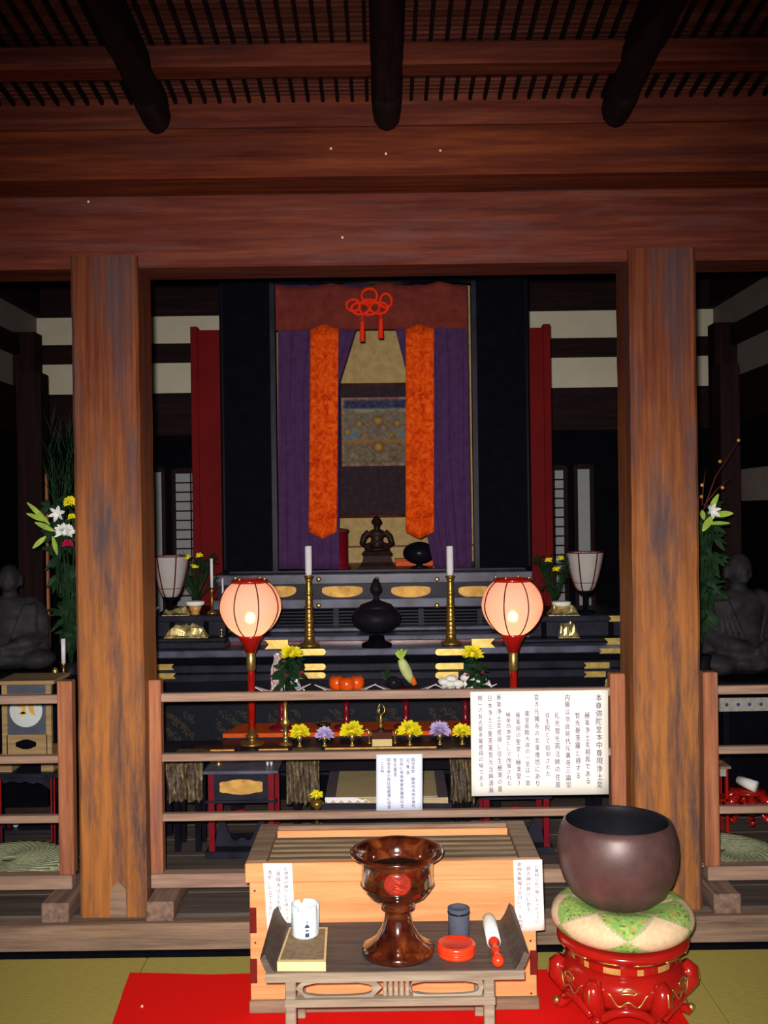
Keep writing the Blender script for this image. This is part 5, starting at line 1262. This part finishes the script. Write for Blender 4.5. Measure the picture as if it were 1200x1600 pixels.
# ================================================================= LOW SUTRA DESKS
FL = SILLZ-.007
def sutra_desk(pxa, pxb, Yv, lab):
    x0, x1 = X(pxa, 1260, Yv), X(pxb, 1260, Yv); zt_ = Z((pxa+pxb)/2, 1204, Yv) if pxa < 600 else Z(380, 1204, Yv)
    r = thing('sutra_desk', lab, 'desk', ((x0+x1)/2, Yv+.12, FL)); h = zt_-FL
    MB().box(x0-.01, x1+.01, Yv-.01, Yv+.26, zt_-.014, zt_, .003).build('desk_top', 'navy_hi', r)
    for xx in (x0+.01, x1-.035):
        MB().box(xx, xx+.025, Yv, Yv+.025, FL+.03, zt_-.014).build('leg', 'redstem', r); MB().box(xx, xx+.025, Yv+.22, Yv+.245, FL+.03, zt_-.014).build('leg', 'redstem', r)
    MB().box(x0+.035, x1-.035, Yv+.006, Yv+.014, zt_-h*.34, zt_-.014).build('front_panel', 'navy', r)
    MB().box(x0, x1, Yv-.004, Yv+.02, zt_-h*.37, zt_-h*.34).build('rail', 'navy', r)
    cxm = (x0+x1)/2; zc_ = zt_-h*.19; poly = []
    for k in range(32):
        t_ = 2*pi*k/32; ct, st = math.cos(t_), math.sin(t_); poly.append((cxm+.095*math.copysign(abs(ct)**.6, ct)*(1-.04*math.cos(6*t_)), zc_+.030*math.copysign(abs(st)**.7, st)*(1-.10*math.cos(6*t_))))
    MB().prism(poly, Yv+.002, Yv+.006).build('gilt_cartouche', 'goldleaf', r)
    ap = [(x0+.035, FL+.05), (x1-.035, FL+.05), (x1-.035, zt_-h*.37)]
    for k in range(17):
        t_ = 1-k/16; ap.append((lerp(x0+.07, x1-.07, t_), lerp(FL+.11, zt_-h*.42, 0)+ (0) ) if False else (lerp(x0+.06, x1-.06, t_), FL+.075+.12*abs(2*t_-1)**2.5+.012*math.sin(t_*pi*5)))
    ap.append((x0+.035, zt_-h*.37))
    MB().prism([(x0+.035, FL+.05), (x1-.035, FL+.05)]+ap[3:-1], Yv+.004, Yv+.014).build('lower_panel', 'navy', r)
    mb = MB(); mb.tube([(lerp(x0+.07, x1-.07, k/12), Yv+.003, zt_-h*.47-.028*abs(k/6-1)**2) for k in range(13)], [.003+.010*(1-abs(k/6-1)) for k in range(13)], 8); mb.build('arched_brace', 'redstem', r)
    MB().box(x0-.006, x1+.006, Yv-.012, Yv+.26, FL, FL+.03, .003).build('foot_rail', 'navy', r)
    return x0, x1, zt_
d0, d1, dzt = sutra_desk(322, 432, 4.46, 'low black sutra desk with red legs and a gilt cartouche, nearer the lily vase')
x_ = X(342, 1197, 4.58); r = thing('gilt_dish', 'small fluted gilt dish on the sutra desk', 'dish', (x_, 4.58, dzt))
MB().lathe([(0, 0), (.018, 0), (.006, .006), (.006, .012), (.030, .020), (.027, .024), (0, .016)], (x_, 4.58, dzt), 22).build('dish_body', 'gold', r)
MB().lathe([(0, .018), (.008, .018), (.004, .05), (.0, .06)], (x_, 4.58, dzt), 12).build('knob', 'gold', r)
for px, lab in ((418, 'tiny white stick on the sutra desk, first of a pair by the brocade'), (424, 'tiny white stick on the sutra desk, second of the pair, nearer the mat')):
    x_ = X(px, 1197, 4.54); tag(MB().lathe([(0, 0), (.004, 0), (.0075, .018), (.006, .034), (0, .044)], (x_, 4.54, dzt), 12).build('white_stick', 'wax', None, (x_, 4.54, dzt)), lab, 'candle')
sutra_desk(752, 862, 4.46, 'low black sutra desk with red legs hidden behind the large notice')
# brocade draped stools
def drape(pa, pb, pt, pbm, Yv, lab, seed):
    x0, x1 = X(pa, 1220, Yv), X(pb, 1220, Yv); z1_, z0 = Z(pa, pt, Yv), Z(pa, pbm, Yv); rn = random.Random(seed); ph = [rn.uniform(0, 6) for _ in range(6)]
    r = thing('draped_stool', lab, 'stool', ((x0+x1)/2, Yv+.1, FL))
    MB().sheet(lambda u, v: (lerp(x0, x1, u), Yv-.02+.014*math.sin(u*24+ph[0]+v*3)+.012*math.sin(u*11-v*6+ph[1])-.02*(1-v), lerp(z0, z1_, v)+(0 if v > 0 else .005*math.sin(u*40))), 60, 20, .008).build('brocade_cover', 'gauze', r)
    MB().box(x0, x1, Yv+.0, Yv+.2, z1_-.03, z1_, .01).build('seat', 'gauze', r)
    for k in range(5):
        mb = MB(); a = rn.uniform(.05, .8); mb.tube([(lerp(x0, x1, a), Yv-.045, z1_-.02), (lerp(x0, x1, a+.12), Yv-.052, (z0+z1_)/2), (lerp(x0, x1, a+.04), Yv-.058, z0+.02)], [.002, .003, .002], 6); mb.build('gold_thread', 'matborder', r)
    for xx in (x0+.02, x1-.045):
        for yv in (Yv+.03, Yv+.16): MB().box(xx, xx+.025, yv, yv+.025, FL, z1_-.03).build('leg', 'black', r)
drape(262, 318, 1186, 1249, 4.52, 'stool draped with dark gold brocade beside the railing post', 3); drape(449, 500, 1184, 1252, 4.52, 'stool draped with dark gold brocade between the sutra desk and the mat', 5); drape(703, 742, 1184, 1250, 4.52, 'stool draped with dark gold brocade beside the large notice', 7)
# raised priest's seat with mat
mz = .35; A, B_, D, E = fp(508, 1246, mz), fp(700, 1246, mz), fp(693, 1204, mz), fp(516, 1204, mz)
r = thing('priest_seat', 'low black priest seat topped by a bordered rush mat behind the small notice', 'seat', ((A[0]+B_[0])/2, (A[1]+D[1])/2, FL))
MB().prismz([A, B_, D, E], mz-.025, mz).build('rush_mat', 'rush', r)
for a, b_, c, d_ in ((A, (A[0]+.045, A[1]), (E[0]+.045, E[1]), E), ((B_[0]-.045, B_[1]), B_, D, (D[0]-.045, D[1]))): MB().prismz([a, b_, c, d_], mz, mz+.002).build('mat_border', 'matborder', r)
mb = MB(); n = 15; 
hp = [(lerp(A[0], B_[0], k/60), mz-.010-.012*abs(math.sin(pi*k/4))) for k in range(61)]
mb.add([(x, A[1]-.006, mz+.001) for x, _ in hp]+[(x, A[1]-.010, z) for x, z in hp], [(k, k+1, 62+k, 61+k) for k in range(60)]); mb.build('scalloped_hem', 'wax', r)
MB().box(A[0]-.02, B_[0]+.02, A[1]-.01, D[1], mz-.10, mz-.026, .004).build('seat_box', 'navy', r)
MB().box(A[0]-.01, B_[0]+.01, A[1]+.0, D[1]-.01, FL, mz-.10, .004).build('seat_base', 'black', r)
# small items behind the mat
for px, lab, mat, hh in ((565, 'small orange cylinder standing behind the rush mat', 'carrot', .045), (548, 'small dark green cup behind the rush mat, beside the orange cylinder', 'green', .03), (533, 'small grey cup behind the rush mat at the stool end', 'ash', .03)):
    x_ = X(px, 1200, 4.97); zq = Z(px, 1206, 4.97); r_ = thing('small_holder', lab, 'holder', (x_, 4.97, FL)); MB().lathe([(0, zq-FL), (.012, zq-FL), (.016, zq-FL+hh*.6), (.015, zq-FL+hh), (0, zq-FL+hh*.9)], (x_, 4.97, FL), 14).build('holder_cup', mat, r_)
    MB().lathe([(0, 0), (.03, 0), (.006, .01), (.006, zq-FL)], (x_, 4.97, FL), 12).build('holder_stem', 'black', r_)
# yellow flower on a small brass stand
x_ = X(495, 1245, 4.40); r = thing('flower_cup', 'single yellow chrysanthemum on a small brass stand beside the priest seat', 'flower cup', (x_, 4.40, FL)); zq = Z(495, 1243, 4.4)
MB().lathe([(0, 0), (.035, 0), (.03, .01), (.008, .02), (.008, zq-FL-.06), (.03, zq-FL-.035), (.02, zq-FL-.02), (0, zq-FL-.02)], (x_, 4.40, FL), 20).build('brass_stand', 'brass', r); mum((x_, 4.4, zq), .028, 'yellow', r, .8, 50)

# ================================================================= SIDE BAYS
# black plinths carrying the statues
for sg, pa, pb, zpy, lab in ((-1, -120, 78, 1057, 'black plinth under the seated figure next to the lilies'), (1, 1098, 1320, 1066, 'black plinth under the seated figure past the bronze bowl')):
    Yv = 5.25; x0, x1 = X(pa, 1050, Yv), X(pb, 1050, Yv); zt_ = Z((60 if sg < 0 else 1150), zpy, Yv)
    r = thing('plinth', lab, 'plinth', ((x0+x1)/2, Yv+.3, FL)); MB().box(x0, x1, Yv, Yv+.6, zt_-.05, zt_, .006).build('plinth_top', 'black', r); MB().box(x0+.03, x1-.03, Yv+.03, Yv+.57, FL, zt_-.05).build('plinth_body', 'matte_black', r)
    s1 = (Z(60, 895, 5.5)-Z(60, 1057, 5.5))/.88 if sg < 0 else (Z(1160, 874, 5.5)-Z(1160, 1062, 5.5))/.885
    cx_ = X(8, 950, 5.5) if sg < 0 else X(1163, 950, 5.5)
    o = move(seated(s1), (cx_, 5.56, zt_), .18 if sg > 0 else .05).build('seated_figure', 'statue', None, (cx_, 5.56, zt_), remesh=.008)
    tag(o, 'large dark seated robed figure '+('at the picture edge beyond the box lamp' if sg < 0 else 'in the gloom past the bronze bowl'), 'statue')
# box lamp
Yv = 4.68; x0, x1 = X(3, 1120, Yv), X(80, 1120, Yv)
BLt, BLb = Z(40, 1063, Yv), Z(40, 1205, Yv)
tz = BLb; r = thing('box_lamp', 'wooden box lamp with a white round window and gilt emblem behind the railing', 'lamp', ((x0+x1)/2, Yv+.1, tz))
MB().box(x0-.02, x1+.02, Yv-.02, Yv+.22, BLt-.018, BLt, .003).build('top_board', 'lampwood', r)
zbot = Z(40, 1178, Yv)
for xx in (x0, x1-.024):
    for yv in (Yv, Yv+.18): MB().box(xx, xx+.024, yv, yv+.024, zbot, BLt-.018).build('post', 'lampwood', r)
MB().box(x0, x1, Yv-.002, Yv+.022, Z(40, 1092, Yv), Z(40, 1084, Yv)).build('cross_rail', 'lampwood', r)
MB().box(x0+.02, x1-.02, Yv+.008, Yv+.012, Z(40, 1150, Yv), BLt-.02).build('slate_panel', 'slate', r)
MB().box(x0+.02, x1-.02, Yv+.0, Yv+.016, zbot, Z(40, 1148, Yv)).build('base_panel', 'lampwood', r)
MB().box(x0-.01, x1+.01, Yv-.01, Yv+.21, zbot-.018, zbot).build('base_board', 'lampwood', r)
xc_, zc_ = at(40, 1111, Yv); zc_ += .0
mb = MB(); mb.prism([(xc_+.074*math.cos(2*pi*k/40), zc_+.074*math.sin(2*pi*k/40)) for k in range(40)], Yv+.004, Yv+.008); mb.build('paper_disc', 'disc', r)
mb = MB(); 
for pts in ([(-.035, .02), (-.02, .045), (0, .05), (0, -.01), (-.02, -.012), (-.015, .01)], [(.008, .05), (.03, .045), (.032, -.005), (.038, -.02), (.02, -.012), (.012, .0)], [(-.032, -.008), (-.008, -.002), (.006, -.012), (-.012, -.018)]):
    mb.prism([(xc_+a*1.15, zc_+b_*1.15) for a, b_ in pts], Yv+.001, Yv+.004)
mb.build('emblem', 'emblem', r)
zq = Z(40, 1163, Yv); poly = [(xc_+.046*math.copysign(abs(math.cos(t_))**.7, math.cos(t_)), zq+.019*math.copysign(abs(math.sin(t_))**.6, math.sin(t_))*(1+.18*math.cos(4*t_))) for t_ in [2*pi*k/32 for k in range(32)]]
MB().prism(poly, Yv-.002, Yv).build('cartouche_hole', 'matte_black', r)
for xx in (x0-.01, x1-.045): MB().box(xx, xx+.055, Yv-.01, Yv+.21, tz, zbot-.018).build('foot', 'lampwood', r)
# black table under the lamp
x2, x3 = X(-60, 1210, Yv), X(98, 1210, Yv); r = thing('black_table', 'black table with red edged legs carrying the box lamp', 'table', ((x2+x3)/2, Yv+.1, FL))
MB().box(x2, x3, Yv-.05, Yv+.26, tz-.02, tz, .003).build('table_top', 'navy', r)
poly = [(x2+.02, tz-.02), (x2+.02, tz-.09)]+[(lerp(x2+.05, x3-.05, k/20), tz-.075+.035*math.sin(pi*k/20)**.3+.005*math.sin(k*1.9)) for k in range(21)]+[(x3-.02, tz-.09), (x3-.02, tz-.02)]
MB().prism(poly, Yv-.035, Yv-.02).build('scalloped_apron', 'navy', r)
for xx in (X(4, 1250, Yv)-.012, x3-.045):
    lg = MB().box(xx, xx+.024, Yv-.04, Yv-.015, FL, tz-.02).build('leg', 'black', r); MB().box(xx+.003, xx+.008, Yv-.042, Yv-.04, FL, tz-.02).build('red_edge', 'redlac', lg); MB().box(xx+.017, xx+.021, Yv-.042, Yv-.04, FL, tz-.02).build('red_edge', 'redlac', lg)
MB().box(x2+.02, x3-.02, Yv+.0, Yv+.2, FL+.05, FL+.065).build('lower_shelf', 'navy', r)
x_ = X(8, 1288, Yv-.0); o = thing('trinket', 'small red and silver trinket on the lower shelf under the box lamp', 'ornament', (x_, Yv+.05, FL+.065)); MB().ball((x_, Yv+.05, FL+.085), (.012, .012, .02), 12, 8).build('red_bead', 'redlac', o); MB().ball((x_+.03, Yv+.05, FL+.078), (.014, .014, .013), 12, 8).build('silver_bead', 'wax', o)
# candle behind post
Yv = 5.02; x_ = X(99, 1020, Yv); zq = Z(99, 1058, Yv); r = thing('low_shelf', 'narrow black shelf stand holding a white candle beside the worn pillar', 'stand', (x_, Yv, FL))
MB().box(x_-.07, x_+.07, Yv-.05, Yv+.08, zq-.015, zq, .002).build('shelf_top', 'black', r); MB().box(x_-.05, x_+.05, Yv-.03, Yv+.06, FL, zq-.015).build('shelf_body', 'matte_black', r)
zc0 = Z(99, 1036, Yv); o = thing('candle_holder', 'short brass candle holder on the narrow black shelf', 'candlestick', (x_, Yv, zq)); MB().lathe([(0, 0), (.02, 0), (.018, .008), (.006, .015), (.006, zc0-zq-.01), (.014, zc0-zq), (0, zc0-zq)], (x_, Yv, zq), 14).build('holder_body', 'brass', o)
c = MB().lathe([(0, 0), (.010, 0), (.011, Z(99, 998, Yv)-zc0), (0, Z(99, 998, Yv)-zc0)], (x_, Yv, zc0+.0003), 14).build('candle', 'wax', None, (x_, Yv, zc0)); tag(c, 'short white candle on the narrow black shelf by the worn pillar', 'candle')
x_ = X(80, 1050, Yv); o = MB().lathe([(0, 0), (.012, 0), (.005, .008), (.016, .03), (.008, .045), (0, .05)], (X(86, 1050, Yv), Yv, zq), 14).build('gilt_ornament', 'gold', None, (X(86, 1050, Yv), Yv, zq)); tag(o, 'small gilt ornament beside the short white candle', 'ornament')
# round rush cushions
def enza(px, lab, sg):
    R_ = .25; Yc = 4.335; x_ = X(px, 1335, Yc); hh_ = .052
    r = thing('rush_cushion', lab, 'cushion', (x_, Yc, FL))
    MB().lathe([(0, 0), (R_*.95, .003), (R_, .02), (R_*.98, .036), (R_*.9, .046), (0, hh_)], (x_, Yc, FL), 64).build('cushion_body', 'enza', r)
    mb = MB()
    for k in range(34):
        a0 = 2*pi*k/34; P_ = []
        for j in range(12):
            t_ = j/11; q = R_*(.08+.90*t_); a = a0+sg*1.5*t_; P_.append((x_+q*math.cos(a), Yc+q*math.sin(a), FL+hh_-.001-.010*max(0, t_-.8)*5*t_))
        mb.tube(P_, [.003+.016*(j/11) for j in range(12)], 6, flat=.55)
    tag(mb.build('plaited_coil', 'enza', r), kind='stuff')
enza(14, 'round plaited rush cushion on the floor under the box lamp', 1); enza(1122, 'round plaited rush cushion on the floor past the bronze bowl', -1)
# right bay: brocade banded table
Yv = 5.0; x0, x1 = X(1122, 1100, Yv), X(1300, 1100, Yv); zt_, zb_ = Z(1160, 1090, Yv), Z(1160, 1111, Yv)
r = thing('altar_table', 'black side table with a white dotted brocade band along its front edge', 'table', ((x0+x1)/2, Yv+.15, FL))
MB().box(x0, x1, Yv, Yv+.22, zt_-.02, zt_+.012, .003).build('table_top', 'black', r); MB().box(x0, x1, Yv-.004, Yv-.001, zb_, zt_).build('brocade_band', 'stripe', r)
for k in range(8):
    mb = MB(); xx = x0+.04+k*.055; mb.ball((xx, Yv-.005, (zt_+zb_)/2), (.009, .002, .009), 8, 5); mb.build('dark_dot', 'inkdark', r)
for xx in (x0+.03, x1-.06): MB().box(xx, xx+.03, Yv+.02, Yv+.05, FL, zt_-.02).build('leg', 'black', r); MB().box(xx, xx+.03, Yv+.17, Yv+.20, FL, zt_-.02).build('leg', 'black', r)
# small red stand
Yv = 4.66; x0, x1 = X(1112, 1230, Yv), X(1138, 1230, Yv); zt_ = Z(1130, 1197, Yv); r = thing('red_stand', 'slim red legged stand beside the railing post', 'stand', ((x0+x1)/2, Yv+.05, FL))
MB().box(x0-.01, x1+.012, Yv-.01, Yv+.12, zt_-.012, zt_, .002).build('stand_top', 'boxedge', r); MB().box(x0, x1-.01, Yv-.004, Yv+.0, zt_-.045, zt_-.012).build('white_apron', 'stripe', r)
for xx in (x0, x1-.012):
    for yv in (Yv, Yv+.09): MB().box(xx, xx+.012, yv, yv+.012, FL, zt_-.012).build('leg', 'redlac', r)
MB().box(x0, x1, Yv, Yv+.1, Z(1130, 1252, Yv), Z(1130, 1249, Yv)).build('low_shelf', 'redlac', r)
x_ = X(1125, 1191, Yv); o = MB().ball((x_, Yv+.03, zt_+.012), (.014, .014, .012), 14, 10).build('peach', 'carrot', None, (x_, Yv+.03, zt_)); tag(o, 'small peach coloured ball on the slim red stand', 'ball')
# ornate red stool and white rolled striker
Yv = 4.80; x_ = X(1178, 1260, Yv); zt_ = Z(1178, 1240, Yv); r = thing('red_stool', 'ornate red lacquer stool with curled gilt edged legs above the rush cushion', 'stool', (x_, Yv+.08, FL)); 
MB().lathe([(0, -.02), (.07, -.02), (.085, -.008), (.08, .0), (0, .002)], (x_, Yv+.08, zt_-.0), 28).build('stool_top', 'redlac', r)
for k in range(6):
    a = k*pi/3+.4; ca, sa = math.cos(a), math.sin(a); mb = MB(); P_ = [(.05, zt_-.02), (.10, zt_-.05), (.085, zt_-.09), (.05, (zt_+FL)/2), (.07, FL+.04), (.10, FL+.015), (.105, FL+.03)]
    mb.tube([(x_+q*ca, Yv+.08+q*sa, z) for q, z in P_], [.018, .026, .020, .013, .014, .014, .008], 10); mb.build('leg', 'redlac', r)
    mb = MB(); mb.tube([(x_+(q+.02)*ca, Yv+.08+(q+.02)*sa, z) for q, z in P_[:4]], .003, 6); mb.build('gilt_edge', 'gold', r)
a_, b_ = at(1166, 1234, Yv), at(1184, 1250, Yv); o = MB().tube([(a_[0], Yv+.10, zt_+.038), (b_[0]-.0, Yv+.02, zt_+.026)], [.022, .026], 18).build('white_roll', 'enamel', None, (a_[0], Yv+.06, zt_)); tag(o, 'short white rolled cloth lying on the ornate red stool', 'roll')

# repeats carry a group phrase
GR = {'low_fence': 'low railings between the pillars', 'red_board': 'red boards beside the shrine', 'purple_curtain': 'purple curtains of the shrine', 'brocade_banner': 'orange brocade banners', 'candlestick': 'brass candlesticks on the altar',
      'round_lantern': 'lit round lanterns', 'paper_lantern': 'unlit paper lanterns', 'offering_cup': 'offering cups on the side shelves', 'gold_cloth': 'gold cloths on the side shelves', 'pine_arrangement': 'pine sprigs on the side shelves',
      'lily_vase': 'lily arrangements in the side bays', 'stemmed_dish': 'black dishes on the front desk', 'offering_stand': 'red offering stands', 'sweet_bag': 'wrapped sweets on the red stand', 'brass_vase': 'brass vases with chrysanthemums',
      'sutra_desk': 'low sutra desks', 'draped_stool': 'stools draped with gold brocade', 'small_holder': 'small holders behind the mat', 'seated_figure': 'large seated figures', 'plinth': 'black plinths', 'rush_cushion': 'round rush cushions',
      'low_tray': 'gilt edged trays on the front desk', 'notice_sheet': 'notices on the railing', 'paper_slip': 'paper slips on the offering box', 'white_stick': 'white sticks on the sutra desk', 'candle': 'white candles'}
for o in bpy.data.objects:
    b = o.name.split('.')[0]
    if o.parent is None and b in GR and 'group' not in o and o.get('category'): o['group'] = GR[b]
